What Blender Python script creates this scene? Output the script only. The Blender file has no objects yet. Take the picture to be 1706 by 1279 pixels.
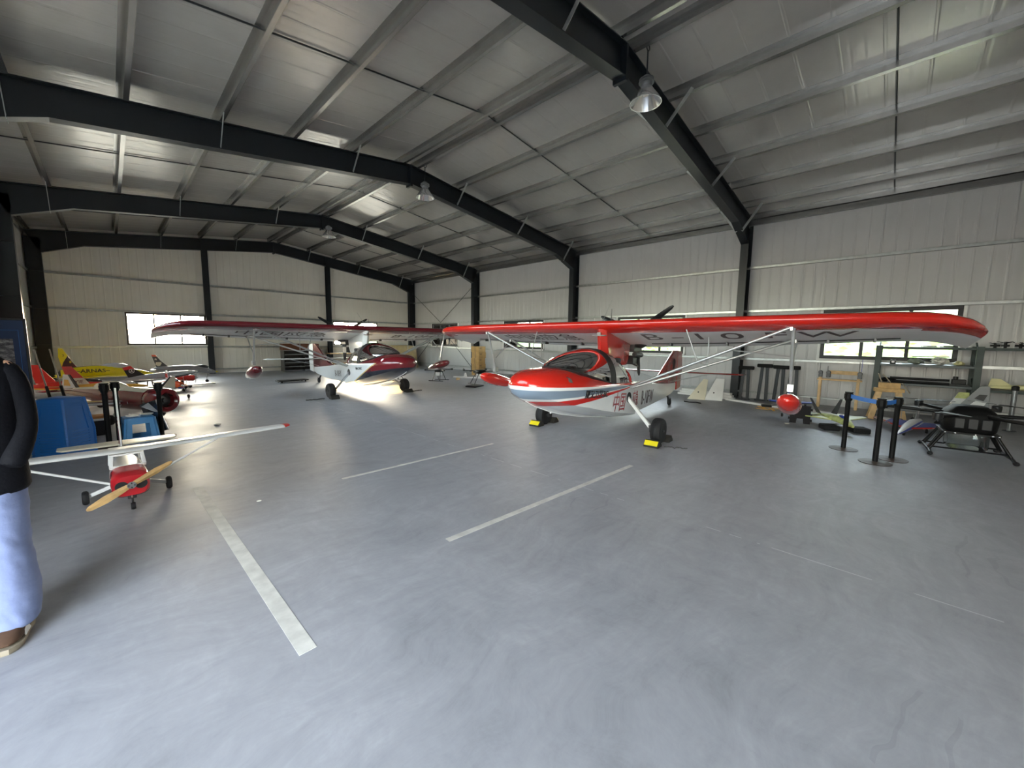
import bpy, bmesh, math, random
from mathutils import Vector, Matrix, noise
from mathutils.bvhtree import BVHTree
SC = bpy.context.scene
COL = SC.collection
random.seed(7)
R = math.radians

# ---------------------------------------------------------------- camera
CAM_YAW, CAM_PITCH, CAM_ROLL = R(45.6723), R(-6.3155), R(0.7495)
F_PX = 653.49
def cam_axes():
    cy, sy = math.cos(CAM_YAW), math.sin(CAM_YAW)
    cp, sp = math.cos(CAM_PITCH), math.sin(CAM_PITCH)
    f = Vector((sy*cp, cy*cp, sp)); r = Vector((cy, -sy, 0)); u = r.cross(f)
    c, s = math.cos(CAM_ROLL), math.sin(CAM_ROLL)
    return f, c*r + s*u, -s*r + c*u
f_, r_, u_ = cam_axes()
cam = bpy.data.cameras.new('camera'); cam_o = bpy.data.objects.new('camera', cam); COL.objects.link(cam_o)
cam.sensor_fit = 'HORIZONTAL'; cam.sensor_width = 36.0; cam.lens = F_PX*36.0/1706.0
cam.clip_start = 0.05; cam.clip_end = 400
cam_o.matrix_world = Matrix(((r_.x, u_.x, -f_.x, 0), (r_.y, u_.y, -f_.y, 0), (r_.z, u_.z, -f_.z, 1.6), (0, 0, 0, 1)))
SC.camera = cam_o
SC.view_settings.view_transform = 'Standard'; SC.view_settings.look = 'None'
SC.view_settings.gamma = 1.0; SC.view_settings.use_curve_mapping = False
SC.view_settings.exposure = 2.45

# ---------------------------------------------------------------- sky, sun
SUN_DIR = Vector((-0.365, -0.925, -0.205)).normalized()      # direction the light travels
w = bpy.data.worlds.new('world'); SC.world = w; w.use_nodes = True
nt = w.node_tree; nt.nodes.clear()
sky = nt.nodes.new('ShaderNodeTexSky'); sky.sky_type = 'NISHITA'; sky.sun_disc = False
sky.sun_elevation = math.asin(-SUN_DIR.z); sky.sun_rotation = math.atan2(-SUN_DIR.x, -SUN_DIR.y)
sky.air_density = 1.3; sky.dust_density = 1.8; sky.ozone_density = 1.5
bg = nt.nodes.new('ShaderNodeBackground'); bg.inputs[1].default_value = 1.0
wo = nt.nodes.new('ShaderNodeOutputWorld')
hs = nt.nodes.new('ShaderNodeHueSaturation'); hs.inputs['Saturation'].default_value = .5
nt.links.new(sky.outputs[0], hs.inputs['Color']); wb = nt.nodes.new('ShaderNodeMix'); wb.data_type = 'RGBA'; wb.blend_type = 'MULTIPLY'; wb.inputs[0].default_value = 1; wb.inputs[7].default_value = (1.015, .985, .985, 1)
nt.links.new(hs.outputs[0], wb.inputs[6]); nt.links.new(wb.outputs[2], bg.inputs[0]); nt.links.new(bg.outputs[0], wo.inputs[0])
sun = bpy.data.lights.new('sun', 'SUN'); sun.energy = 1.3; sun.angle = R(0.6); sun.color = (1.0, 0.62, 0.24)
sun_o = bpy.data.objects.new('sun', sun); COL.objects.link(sun_o)
sun_o.location = (8, 40, 12); sun_o.rotation_euler = SUN_DIR.to_track_quat('-Z', 'Y').to_euler()
def portal(name, loc, dirv, sx, sy):
    l = bpy.data.lights.new(name, 'AREA'); l.shape = 'RECTANGLE'; l.size = sx; l.size_y = sy
    l.cycles.is_portal = True
    o = bpy.data.objects.new(name, l); COL.objects.link(o); o.location = loc
    o.rotation_euler = Vector(dirv).to_track_quat('-Z', 'Z').to_euler()

# ---------------------------------------------------------------- materials
def lin(h):
    if isinstance(h, (tuple, list)): return tuple(h)[:3] + (1,)
    h = h.lstrip('#'); o = []
    for i in (0, 2, 4):
        c = int(h[i:i+2], 16)/255.0
        o.append(c/12.92 if c <= 0.04045 else ((c+0.055)/1.055)**2.4)
    return tuple(o) + (1,)
def N(nt, t, **kw):
    n = nt.nodes.new('ShaderNode'+t)
    for k, v in kw.items():
        if isinstance(k, str) and hasattr(n, k): setattr(n, k, v)
    return n
def newmat(name):
    m = bpy.data.materials.new(name); m.use_nodes = True
    nt = m.node_tree; return m, nt, nt.nodes['Principled BSDF']
def math_(nt, op, a, b=None, c=None):
    n = nt.nodes.new('ShaderNodeMath'); n.operation = op
    for i, x in enumerate((a, b, c)):
        if x is None: continue
        if isinstance(x, (int, float)): n.inputs[i].default_value = x
        else: nt.links.new(x, n.inputs[i])
    return n.outputs[0]
def mix_(nt, fac, a, b):
    n = nt.nodes.new('ShaderNodeMix'); n.data_type = 'RGBA'
    for s, x in ((n.inputs[0], fac), (n.inputs[6], a), (n.inputs[7], b)):
        if isinstance(x, (int, float)): s.default_value = x
        elif isinstance(x, (tuple, list)): s.default_value = x
        else: nt.links.new(x, s)
    return n.outputs[2]
def ramp_(nt, fac, stops, interp='LINEAR'):
    n = nt.nodes.new('ShaderNodeValToRGB'); n.color_ramp.interpolation = interp
    e = n.color_ramp.elements
    while len(e) < len(stops): e.new(0.5)
    for i, (p, c) in enumerate(stops): e[i].position = p; e[i].color = lin(c) if isinstance(c, str) else c
    nt.links.new(fac, n.inputs[0]); return n.outputs[0]
def noise_(nt, vec, scale, detail=3, rough=.55):
    n = nt.nodes.new('ShaderNodeTexNoise'); n.inputs['Scale'].default_value = scale
    n.inputs['Detail'].default_value = detail; n.inputs['Roughness'].default_value = rough
    if vec is not None: nt.links.new(vec, n.inputs['Vector'])
    return n.outputs[0]
def objco(nt): return nt.nodes.new('ShaderNodeTexCoord').outputs['Object']
def scale_vec(nt, v, s):
    n = nt.nodes.new('ShaderNodeMapping'); n.inputs['Scale'].default_value = s
    nt.links.new(v, n.inputs['Vector']); return n.outputs[0]
def bump_(nt, h, strength, dist, bsdf):
    n = nt.nodes.new('ShaderNodeBump'); n.inputs['Strength'].default_value = strength
    n.inputs['Distance'].default_value = dist
    nt.links.new(h, n.inputs['Height']); nt.links.new(n.outputs[0], bsdf.inputs['Normal'])
MATS = {}
def M(name, col, rough=.5, metal=0., var=.08, scale=6., bump=0., bscale=40., coat=0., spec=.5):
    if name in MATS: return MATS[name]
    m, nt, b = newmat(name); c = lin(col); v = objco(nt)
    n = noise_(nt, v, scale)
    d = tuple(x*(1-var) for x in c[:3])+(1,); l = tuple(min(1, x*(1+var)) for x in c[:3])+(1,)
    nt.links.new(ramp_(nt, n, [(.3, d), (.7, l)]), b.inputs['Base Color'])
    b.inputs['Roughness'].default_value = rough; b.inputs['Metallic'].default_value = metal
    b.inputs['Specular IOR Level'].default_value = spec
    if coat: b.inputs['Coat Weight'].default_value = coat; b.inputs['Coat Roughness'].default_value = .06
    if bump: bump_(nt, noise_(nt, v, bscale, 4), bump, .01, b)
    MATS[name] = m; return m
def glass(name, tint, refl=.08, rough=.02):
    m = bpy.data.materials.new(name); m.use_nodes = True; nt = m.node_tree; nt.nodes.clear()
    t = N(nt, 'BsdfTransparent'); t.inputs[0].default_value = tint + (1,)
    g = N(nt, 'BsdfGlossy'); g.inputs['Roughness'].default_value = rough
    lw = N(nt, 'Fresnel'); lw.inputs[0].default_value = 1.45
    mx = N(nt, 'MixShader'); out = N(nt, 'OutputMaterial')
    f = math_(nt, 'MINIMUM', math_(nt, 'ADD', lw.outputs[0], refl-.04), 1.0)
    nt.links.new(f, mx.inputs[0]); nt.links.new(t.outputs[0], mx.inputs[1]); nt.links.new(g.outputs[0], mx.inputs[2])
    nt.links.new(mx.outputs[0], out.inputs[0]); MATS[name] = m; return m

# ---------------------------------------------------------------- mesh builder
def V3(p): return Vector(p)
def perp(d):
    d = d.normalized(); a = Vector((0, 0, 1)) if abs(d.z) < .9 else Vector((1, 0, 0))
    u = d.cross(a).normalized(); return u, d.cross(u).normalized()
class MB:
    def __init__(s): s.v = []; s.f = []; s.m = []
    def add(s, vs, fs, mi=0):
        o = len(s.v); s.v += [Vector(p) for p in vs]
        for i, q in enumerate(fs):
            s.f.append([o+k for k in q]); s.m.append(mi[i] if isinstance(mi, list) else mi)
        return s
    def box(s, c, d, rot=None, mi=0):
        c = V3(c); x, y, z = d[0]/2, d[1]/2, d[2]/2
        vs = [Vector((a*x, b*y, e*z)) for e in (-1, 1) for b in (-1, 1) for a in (-1, 1)]
        if rot is not None:
            m = rot if isinstance(rot, Matrix) else Matrix.Rotation(rot, 3, 'Z')
            vs = [m @ p for p in vs]
        return s.add([c+p for p in vs], [(0, 2, 3, 1), (4, 5, 7, 6), (0, 1, 5, 4), (2, 6, 7, 3), (0, 4, 6, 2), (1, 3, 7, 5)], mi)
    def bb(s, a, b, mi=0):
        return s.box([(a[i]+b[i])/2 for i in range(3)], [abs(b[i]-a[i]) for i in range(3)], mi=mi)
    def bar(s, p, q, w, h, up=(0, 0, 1), mi=0):
        p, q = V3(p), V3(q); d = (q-p).normalized(); u = V3(up)
        if abs(d.dot(u)) > .98: u = Vector((1, 0, 0))
        sd = d.cross(u).normalized(); u = sd.cross(d)
        vs = [e+sd*a*w/2+u*b*h/2 for e in (p, q) for a, b in ((-1, -1), (1, -1), (1, 1), (-1, 1))]
        return s.add(vs, [(0, 1, 2, 3), (7, 6, 5, 4), (0, 4, 5, 1), (1, 5, 6, 2), (2, 6, 7, 3), (3, 7, 4, 0)], mi)
    def tube(s, p, q, r, r2=None, n=10, mi=0):
        p, q = V3(p), V3(q); r2 = r if r2 is None else r2; u, v = perp(q-p)
        vs = []
        for c, rr in ((p, r), (q, r2)):
            for i in range(n):
                a = 2*math.pi*i/n; vs.append(c+(u*math.cos(a)+v*math.sin(a))*rr)
        fs = [(i, (i+1) % n, n+(i+1) % n, n+i) for i in range(n)] + [tuple(range(n-1, -1, -1)), tuple(range(n, 2*n))]
        return s.add(vs, fs, mi)
    def pipe(s, pts, r, n=8, closed=False, mi=0):
        pts = [V3(p) for p in pts]; k = len(pts); rings = []; u = None
        for i, p in enumerate(pts):
            a = pts[i-1] if (i or closed) else p; b = pts[(i+1) % k] if (i < k-1 or closed) else p
            d = (b-a).normalized()
            if u is None: u, v = perp(d)
            else:
                u = (u-d*u.dot(d)).normalized(); v = d.cross(u)
            rr = r[i] if isinstance(r, (list, tuple)) else r
            rings.append([p+(u*math.cos(2*math.pi*j/n)+v*math.sin(2*math.pi*j/n))*rr for j in range(n)])
        return s.loft(rings, caps=not closed, closed_long=closed, mi=mi)
    def loft(s, rings, caps=True, ring_closed=True, closed_long=False, mi=0):
        n = len(rings[0]); k = len(rings); vs = [p for r in rings for p in r]; fs = []; ml = []
        last = n if ring_closed else n-1
        for i in range(k if closed_long else k-1):
            for j in range(last):
                a, b = i*n+j, i*n+(j+1) % n; c, d = ((i+1) % k)*n+(j+1) % n, ((i+1) % k)*n+j
                fs.append((a, b, c, d)); ml.append(mi(i, j) if callable(mi) else mi)
        if caps and not closed_long:
            fs.append(tuple(range(n-1, -1, -1))); ml.append(mi(0, 0) if callable(mi) else mi)
            fs.append(tuple(range((k-1)*n, k*n))); ml.append(mi(k-2, 0) if callable(mi) else mi)
        return s.add(vs, fs, ml)
    def lathe(s, prof, base=(0, 0, 0), axis=(0, 0, 1), n=16, mi=0):
        base, ax = V3(base), V3(axis).normalized(); u, v = perp(ax)
        rings = [[base+ax*z+(u*math.cos(2*math.pi*j/n)+v*math.sin(2*math.pi*j/n))*max(r, 1e-4) for j in range(n)] for r, z in prof]
        return s.loft(rings, mi=mi)
    def prism(s, poly, vec, mi=0):
        poly = [V3(p) for p in poly]; vec = V3(vec); n = len(poly)
        vs = poly+[p+vec for p in poly]
        fs = [tuple(range(n-1, -1, -1)), tuple(range(n, 2*n))]+[(i, (i+1) % n, n+(i+1) % n, n+i) for i in range(n)]
        return s.add(vs, fs, mi)
    def ell(s, c, r, n=14, k=9, mi=0, rot=None):
        c = V3(c); rings = []
        for i in range(k+1):
            t = math.pi*i/k; z = -math.cos(t); q = max(math.sin(t), 1e-3)
            ring = [Vector((r[0]*q*math.cos(2*math.pi*j/n), r[1]*q*math.sin(2*math.pi*j/n), r[2]*z)) for j in range(n)]
            rings.append([c+((rot @ p) if rot else p) for p in ring])
        return s.loft(rings, mi=mi)
    def xf(s, mat):
        s.v = [mat @ p for p in s.v]; return s
    def build(s, name, mats, parent=None, loc=None, rz=0, bevel=0, sub=0, smooth=40, wn=False, fix=True):
        me = bpy.data.meshes.new(name); me.from_pydata([tuple(p) for p in s.v], [], s.f)
        if not isinstance(mats, (list, tuple)): mats = [mats]
        for m in mats: me.materials.append(m)
        if len(mats) > 1: me.polygons.foreach_set('material_index', s.m)
        if fix:
            bm = bmesh.new(); bm.from_mesh(me); bmesh.ops.recalc_face_normals(bm, faces=bm.faces); bm.to_mesh(me); bm.free()
        if smooth:
            me.polygons.foreach_set('use_smooth', [True]*len(me.polygons))
            me.set_sharp_from_angle(angle=R(smooth))
        me.update()
        o = bpy.data.objects.new(name, me); COL.objects.link(o)
        if parent is not None: o.parent = parent
        if loc is not None: o.location = loc
        if rz: o.rotation_euler = (0, 0, rz)
        if bevel:
            b = o.modifiers.new('bevel', 'BEVEL'); b.width = bevel; b.segments = 2; b.limit_method = 'ANGLE'; b.angle_limit = R(40); b.harden_normals = False
        if sub:
            b = o.modifiers.new('sub', 'SUBSURF'); b.levels = sub; b.render_levels = sub
        return o
def tag(o, label, cat, group=None, kind=None):
    o['label'] = label; o['category'] = cat
    if group: o['group'] = group
    if kind: o['kind'] = kind
    return o
def struct(o, label=None):
    o['kind'] = 'structure'
    if label: o['label'] = label
    return o
def thing(name, label, cat, loc=(0, 0, 0), rz=0, group=None, rot=None):
    o = bpy.data.objects.new(name, None); COL.objects.link(o); o.empty_display_size = .1
    o.location = loc; o.rotation_euler = rot if rot else (0, 0, rz)
    return tag(o, label, cat, group)
def dup(root, loc, rz, label, group=None):
    def cp(o, par):
        c = o.copy(); COL.objects.link(c); c.parent = par
        for ch in o.children: cp(ch, c)
        return c
    r = cp(root, None); r.location = loc; r.rotation_euler = (0, 0, rz); r['label'] = label
    if group: r['group'] = group
    return r
def text(name, body, m, parent, size, place, depth=.002, conform=None, direction=None, bold=0, sx=1.0, squash=1.0):
    """place: Matrix taking the text plane (x right, y up, z out) to the parent's space"""
    cu = bpy.data.curves.new(name, 'FONT'); cu.body = body; cu.size = size; cu.extrude = 0; cu.offset = bold
    cu.align_x = 'CENTER'; cu.align_y = 'CENTER'; cu.resolution_u = 3
    t = bpy.data.objects.new(name+'_tmp', cu); COL.objects.link(t)
    dg = bpy.context.evaluated_depsgraph_get(); me = bpy.data.meshes.new_from_object(t.evaluated_get(dg))
    bpy.data.objects.remove(t); bpy.data.curves.remove(cu)
    bm = bmesh.new(); bm.from_mesh(me)
    for v in bm.verts: v.co.x *= sx; v.co.y *= squash
    if conform is not None:
        bmesh.ops.triangulate(bm, faces=bm.faces)
        bmesh.ops.subdivide_edges(bm, edges=[e for e in bm.edges if e.calc_length() > size*.25], cuts=1)
    bm.transform(place)
    if conform is not None:
        tree = BVHTree.FromPolygons([v.co for v in conform.data.vertices], [p.vertices for p in conform.data.polygons])
        d = Vector(direction).normalized()
        for v in bm.verts:
            h = tree.ray_cast(v.co-d*.5, d)
            if h[0] is not None: v.co = h[0]-d*.004
    ext = bmesh.ops.extrude_face_region(bm, geom=bm.faces[:])
    n = (place.to_3x3() @ Vector((0, 0, 1))).normalized() if direction is None else -Vector(direction).normalized()
    bmesh.ops.translate(bm, verts=[g for g in ext['geom'] if isinstance(g, bmesh.types.BMVert)], vec=n*depth)
    bmesh.ops.recalc_face_normals(bm, faces=bm.faces)
    bm.to_mesh(me); bm.free(); me.materials.clear(); me.materials.append(m)
    o = bpy.data.objects.new(name, me); COL.objects.link(o); o.parent = parent; return o
def frame_mat(o, x, y):
    x = Vector(x).normalized(); y = Vector(y).normalized(); z = x.cross(y).normalized(); y = z.cross(x)
    return Matrix(((x.x, y.x, z.x, o[0]), (x.y, y.y, z.y, o[1]), (x.z, y.z, z.z, o[2]), (0, 0, 0, 1)))
# ---------------------------------------------------------------- hall dimensions
XL, XR_, XM = -1.83, 13.23, 5.70
YF, YB = -2.85, 21.50
FY = [-2.65, 3.357, 9.361, 15.365, 21.36]
def zroof(x): return 6.18-.125*abs(x-XM)
def zbeam(x): return 6.04-.125*abs(x-XM)

m_steel = M('painted steel dark', '#121920', .38, 0, .12, 3)
m_galv = M('galvanised steel', '#a2a2a1', .27, .85, .06, 5)
m_girt = M('galvanised girt', '#b4b7b6', .32, .7, .14, 10)
m_white = M('white paint', '#e6e6e4', .4)
m_blackpl = M('black plastic', '#15161a', .42, 0, .1)
m_rubber = M('rubber', '#17171a', .75, 0, .15, 20)
m_alu = M('aluminium', '#c4c6c8', .28, .85, .08)

# floor: power-floated concrete
def floor_mat():
    m, nt, b = newmat('polished concrete'); v = objco(nt)
    wn = nt.nodes.new('ShaderNodeTexNoise'); wn.inputs['Scale'].default_value = .9; wn.inputs['Detail'].default_value = 3; nt.links.new(v, wn.inputs['Vector'])
    va = nt.nodes.new('ShaderNodeVectorMath'); va.operation = 'MULTIPLY_ADD'; va.inputs[1].default_value = (.9, .9, 0)
    nt.links.new(wn.outputs[1], va.inputs[0]); nt.links.new(v, va.inputs[2]); wv = va.outputs[0]
    n1 = noise_(nt, v, .3, 4, .6); n2 = noise_(nt, wv, 1.6, 8, .72); n3 = noise_(nt, v, 16, 6, .65)
    s1 = noise_(nt, scale_vec(nt, wv, (.8, 3.2, 1)), 2.4, 7, .72); s2 = noise_(nt, scale_vec(nt, wv, (4.5, .9, 1)), 2.0, 7, .72)
    a = math_(nt, 'MULTIPLY_ADD', n1, .20, math_(nt, 'MULTIPLY', n2, .34))
    a = math_(nt, 'MULTIPLY_ADD', s1, .26, a); a = math_(nt, 'MULTIPLY_ADD', s2, .12, a); a = math_(nt, 'MULTIPLY_ADD', n3, .08, a)
    col = ramp_(nt, a, [(.36, '#808185'), (.46, '#94959a'), (.52, '#9c9da2'), (.60, '#a9aaaf'), (.70, '#b3b4b8')])
    fine = ramp_(nt, noise_(nt, wv, 6.5, 6, .75), [(.60, (0, 0, 0, 1)), (.80, (1, 1, 1, 1))])
    col = mix_(nt, math_(nt, 'MULTIPLY', fine, .22), col, lin('#6e6f73'))
    # thin rubbed arcs
    rings = nt.nodes.new('ShaderNodeTexWave'); rings.wave_type = 'RINGS'; rings.inputs['Scale'].default_value = 3.0; rings.inputs['Distortion'].default_value = 1.2
    nt.links.new(scale_vec(nt, va.outputs[0], (.6, .6, .6)), rings.inputs['Vector'])
    arc = math_(nt, 'GREATER_THAN', rings.outputs[1], .97)
    msk = math_(nt, 'GREATER_THAN', noise_(nt, v, .7, 3), .63)
    col = mix_(nt, math_(nt, 'MULTIPLY', math_(nt, 'MULTIPLY', arc, msk), .16), col, lin('#66676b'))
    # saw-cut joint
    sx = N(nt, 'SeparateXYZ'); nt.links.new(v, sx.inputs[0])
    jx = math_(nt, 'LESS_THAN', math_(nt, 'ABSOLUTE', math_(nt, 'SUBTRACT', sx.outputs[0], 3.55)), .005)
    jm = math_(nt, 'GREATER_THAN', noise_(nt, v, 3.5, 2), .47)
    col = mix_(nt, math_(nt, 'MULTIPLY', math_(nt, 'MULTIPLY', jx, jm), .6), col, lin('#d2d3d6'))
    nt.links.new(col, b.inputs['Base Color'])
    r = ramp_(nt, n2, [(.3, (.42,)*3+(1,)), (.7, (.60,)*3+(1,))]); nt.links.new(r, b.inputs['Roughness'])
    b.inputs['Specular IOR Level'].default_value = .4
    bump_(nt, n3, .08, .004, b)
    return m
struct(MB().bb((XL-.2, YF-.1, -.25), (XR_+.2, YB+.2, 0)).build('floor', floor_mat()), 'grey power-floated concrete floor with faint scuffs')
struct(MB().bb((-60, -70, -.35), (80, 90, -.26)).build('trim_ground_outside', M('yard concrete', '#b5b1a6', .9, 0, .15, .5)), 'pale yard outside the hall')

# wall and roof sheets -----------------------------------------------------
def panel_mat(name, col, rough, axis, pitch, bumpd, metal=0.0, coat=.0):
    m, nt, b = newmat(name); v = objco(nt); sx = N(nt, 'SeparateXYZ'); nt.links.new(v, sx.inputs[0])
    q = math_(nt, 'FRACT', math_(nt, 'MULTIPLY', sx.outputs[axis], 1/pitch))
    h = math_(nt, 'MINIMUM', math_(nt, 'MULTIPLY', math_(nt, 'ABSOLUTE', math_(nt, 'SUBTRACT', q, .5)), 5.0), 1.0)
    n = noise_(nt, v, 1.3, 5, .6); n2 = noise_(nt, scale_vec(nt, v, (3, 3, .4)), 2.0, 4)
    c = lin(col); d = tuple(x*.95 for x in c[:3])+(1,); l = tuple(min(1, x*1.03) for x in c[:3])+(1,)
    nt.links.new(ramp_(nt, math_(nt, 'MULTIPLY_ADD', n, .6, math_(nt, 'MULTIPLY', n2, .4)), [(.35, d), (.65, l)]), b.inputs['Base Color'])
    b.inputs['Roughness'].default_value = rough; b.inputs['Metallic'].default_value = metal
    if coat: b.inputs['Coat Weight'].default_value = coat; b.inputs['Coat Roughness'].default_value = .12
    hh = math_(nt, 'ADD', h, math_(nt, 'MULTIPLY', noise_(nt, v, 2.2, 3), .9))
    bump_(nt, hh, bumpd, .006, b)
    return m
m_wall = panel_mat('wall panel', '#c3c2c3', .30, 1, .125, .26)
m_gable = panel_mat('gable panel', '#ece8e0', .32, 0, .125, .16)
m_roof = panel_mat('roof panel foil', '#b6b3b1', .24, 1, .16, .16, .32)
def rib(a, b, pitch=.25):
    """points (s, depth) of a ribbed sheet from a to b"""
    pts = [(a, 0)]; k = math.ceil((a+.03)/pitch)
    while k*pitch < b-.03:
        c = k*pitch; pts += [(c-.024, 0), (c-.010, .006), (c+.010, .006), (c+.024, 0)]; k += 1
    return pts+[(b, 0)]
def sheet(mb, a, b, z0, z1, put, th=.06):
    """put(s, depth, z) -> point; depth towards the room is positive"""
    pts = rib(a, b); f = z1 if callable(z1) else (lambda s: z1)
    n = len(pts)
    v = [put(s, d, z0) for s, d in pts]+[put(s, d, f(s)) for s, d in pts]+[put(s, -th, z0) for s, d in pts]+[put(s, -th, f(s)) for s, d in pts]
    fs = []
    for i in range(n-1):
        fs += [(i, i+1, n+i+1, n+i), (2*n+i+1, 2*n+i, 3*n+i, 3*n+i+1), (i+1, i, 2*n+i, 2*n+i+1), (n+i, n+i+1, 3*n+i+1, 3*n+i)]
    fs += [(0, n, 3*n, 2*n), (n-1, 2*n-1+2*n-2*n+2*n-2*n, 2*n-1, 0)] if False else [(0, n, 3*n, 2*n), (n-1, 3*n-1, 4*n-1, 2*n-1)]
    mb.add(v, fs)
WZ0, WZ1 = 1.24, 2.50
def wall_with_windows(name, a, b, top, wins, put, mat, label):
    mb = MB(); sheet(mb, a, b, 0, WZ0, put)
    edges = [a]+[e for w_ in wins for e in w_]+[b]
    for i in range(0, len(edges), 2):
        if edges[i+1]-edges[i] > .02: sheet(mb, edges[i], edges[i+1], WZ0, WZ1, put)
    sheet(mb, a, b, WZ1, top, put)
    return struct(mb.build(name, mat, smooth=0), label)
bays = [(FY[i]+FY[i+1])/2-.1 for i in range(4)]
WR = [(c-1.22, c+1.22) for c in bays]
wall_with_windows('wall_right', YF, YB, zroof(XR_), WR, lambda s, d, z: (XR_-d, s, z), m_wall, 'pale ribbed metal wall with four dark windows')
mb = MB(); put = lambda s, d, z: (XL+d, s, z)      # open doorway beside the camera, high strip farther in added to even the daylight
SY0, SY1, SZ0, SZ = 3.7, 14.9, 2.35, 4.7
DY0, DY1, DZ = -2.4, 2.5, 2.75
sheet(mb, YF, DY0, 0, DZ, put); sheet(mb, DY1, 17.05, 0, SZ0, put); sheet(mb, 17.05, 19.5, 0, WZ0, put); sheet(mb, 19.5, YB, 0, SZ0, put); sheet(mb, YF, DY0, DZ, zroof(XL), put); sheet(mb, DY0, DY1, DZ, zroof(XL), put)
sheet(mb, DY1, SY0, SZ0, zroof(XL), put); sheet(mb, SY1, 17.05, SZ0, zroof(XL), put); sheet(mb, 17.05, 19.5, WZ1, zroof(XL), put); sheet(mb, 19.5, YB, SZ0, zroof(XL), put); sheet(mb, SY0, SY1, SZ, zroof(XL), put)
struct(mb.build('wall_left', m_wall, smooth=0), 'pale ribbed metal wall behind the banner')
portal('strip_portal', (XL-.08, (SY0+SY1)/2, (SZ0+SZ)/2), (1, 0, 0), SY1-SY0, SZ-SZ0)
portal('far_window_portal', (XL-.08, 18.27, 1.87), (1, 0, 0), 2.45, 1.26)
portal('door_portal', (XL-.08, (DY0+DY1)/2, DZ/2), (1, 0, 0), DY1-DY0, DZ)
WG = [(.49, 2.98), (8.35, 10.85)]
wall_with_windows('wall_back', XL, XR_, zroof, WG, lambda s, d, z: (s, YB-d, z), m_gable, 'pale ribbed gable wall at the far end')
mb = MB(); sheet(mb, XL, XR_, 0, zroof, lambda s, d, z: (s, YF+d, z)); struct(mb.build('wall_front', m_gable, smooth=0), 'front gable wall behind the camera')
for i, (a, b) in enumerate(WG): portal('gable_portal', ((a+b)/2, YB+.12, (WZ0+WZ1)/2), (0, -1, 0), b-a, WZ1-WZ0)

# roof sheet, two slopes with a shallow rib along the fall
mb = MB()
for sgn in (-1, 1):
    x1 = XL-.3 if sgn < 0 else XR_+.3
    pts = rib(YF-.2, YB+.2, .5); n = len(pts)
    v = []
    for x in (XM, x1):
        v += [(x, s, zroof(x)-d*.6) for s, d in pts]
    for x in (XM, x1):
        v += [(x, s, zroof(x)+.09) for s, d in pts]
    fs = []
    for i in range(n-1):
        fs += [(i, i+1, n+i+1, n+i), (2*n+i, 3*n+i, 3*n+i+1, 2*n+i+1), (n+i, n+i+1, 3*n+i+1, 3*n+i)]
    mb.add(v, fs)
struct(mb.build('ceiling', m_roof, smooth=0), 'grey insulated metal roof lining of two slopes')

# portal frames ------------------------------------------------------------
def ibeam(mb, pts_top, pts_bot, y, fw=.2, t=.016):
    """web between two polylines (x, z) plus flanges along both"""
    poly = [(x, y-t/2, z) for x, z in pts_top]+[(x, y-t/2, z) for x, z in reversed(pts_bot)]
    mb.prism(poly, (0, t, 0))
    for pl in (pts_top, pts_bot):
        for (xa, za), (xb, zb) in zip(pl, pl[1:]):
            mb.bar((xa, y, za), (xb, y, zb), fw, t, up=(0, 0, 1) if abs(xb-xa) > abs(zb-za) else (1, 0, 0))
for fi, y in enumerate(FY):
    root = struct(thing('portal_frame', 'dark steel portal frame, '+['over the doorway', 'nearest with a lamp beneath its ridge, right leg beside the long window', 'second from the camera', 'third from the camera, behind the maroon wings', 'against the far gable'][fi], 'steel frame', (0, y, 0)))
    mb = MB()
    ibeam(mb, [(XM-7.48, zbeam(XM-7.48)), (XM, 6.02), (XM+7.48, zbeam(XM+7.48))],
          [(XM-7.13, 4.414), (XM-6.1, 4.80), (XM, 5.57), (XM+6.1, 4.80), (XM+7.13, 4.414)], 0)
    mb.bb((XM-.03, -.11, 5.50), (XM+.03, .11, 6.0))
    mb.build('rafter', m_steel, root)
    for sx_ in (-1, 1):
        mb = MB(); xo, xi = XM+sx_*7.50, XM+sx_*7.13
        mb.bb((min(xo, xi), -.008, 0), (max(xo, xi), .008, 4.9))
        mb.bb((xi-.008, -.1, 0), (xi+.008, .1, 4.43)); mb.bb((xo-sx_*.016, -.1, 0), (xo, .1, 5.1))
        for z in (1.24, 2.5, 3.78): mb.bb((min(xo, xi), -.1, z-.005), (max(xo, xi), .1, z+.005))
        mb.bb((min(xo, xi)-.05*(sx_ > 0), -.15, 0), (max(xo, xi)+.05*(sx_ < 0), .15, .025))
        mb.build('column', m_steel, root)
    for d in (1.5, 4.0, 6.5):
        for sx_ in (-1, 1):
            x = XM+sx_*d; zb = 5.57-.126*d if d < 6.1 else 4.80-.2
            for s2 in (-1, 1):
                if (fi == 0 and s2 < 0) or (fi == 4 and s2 > 0): continue
                MB().bar((x, s2*.06, zb+.03), (x, s2*.50, zbeam(x)+.04), .06, .008, up=(1, 0, 0)).build('fly_brace', m_girt, root)
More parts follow.
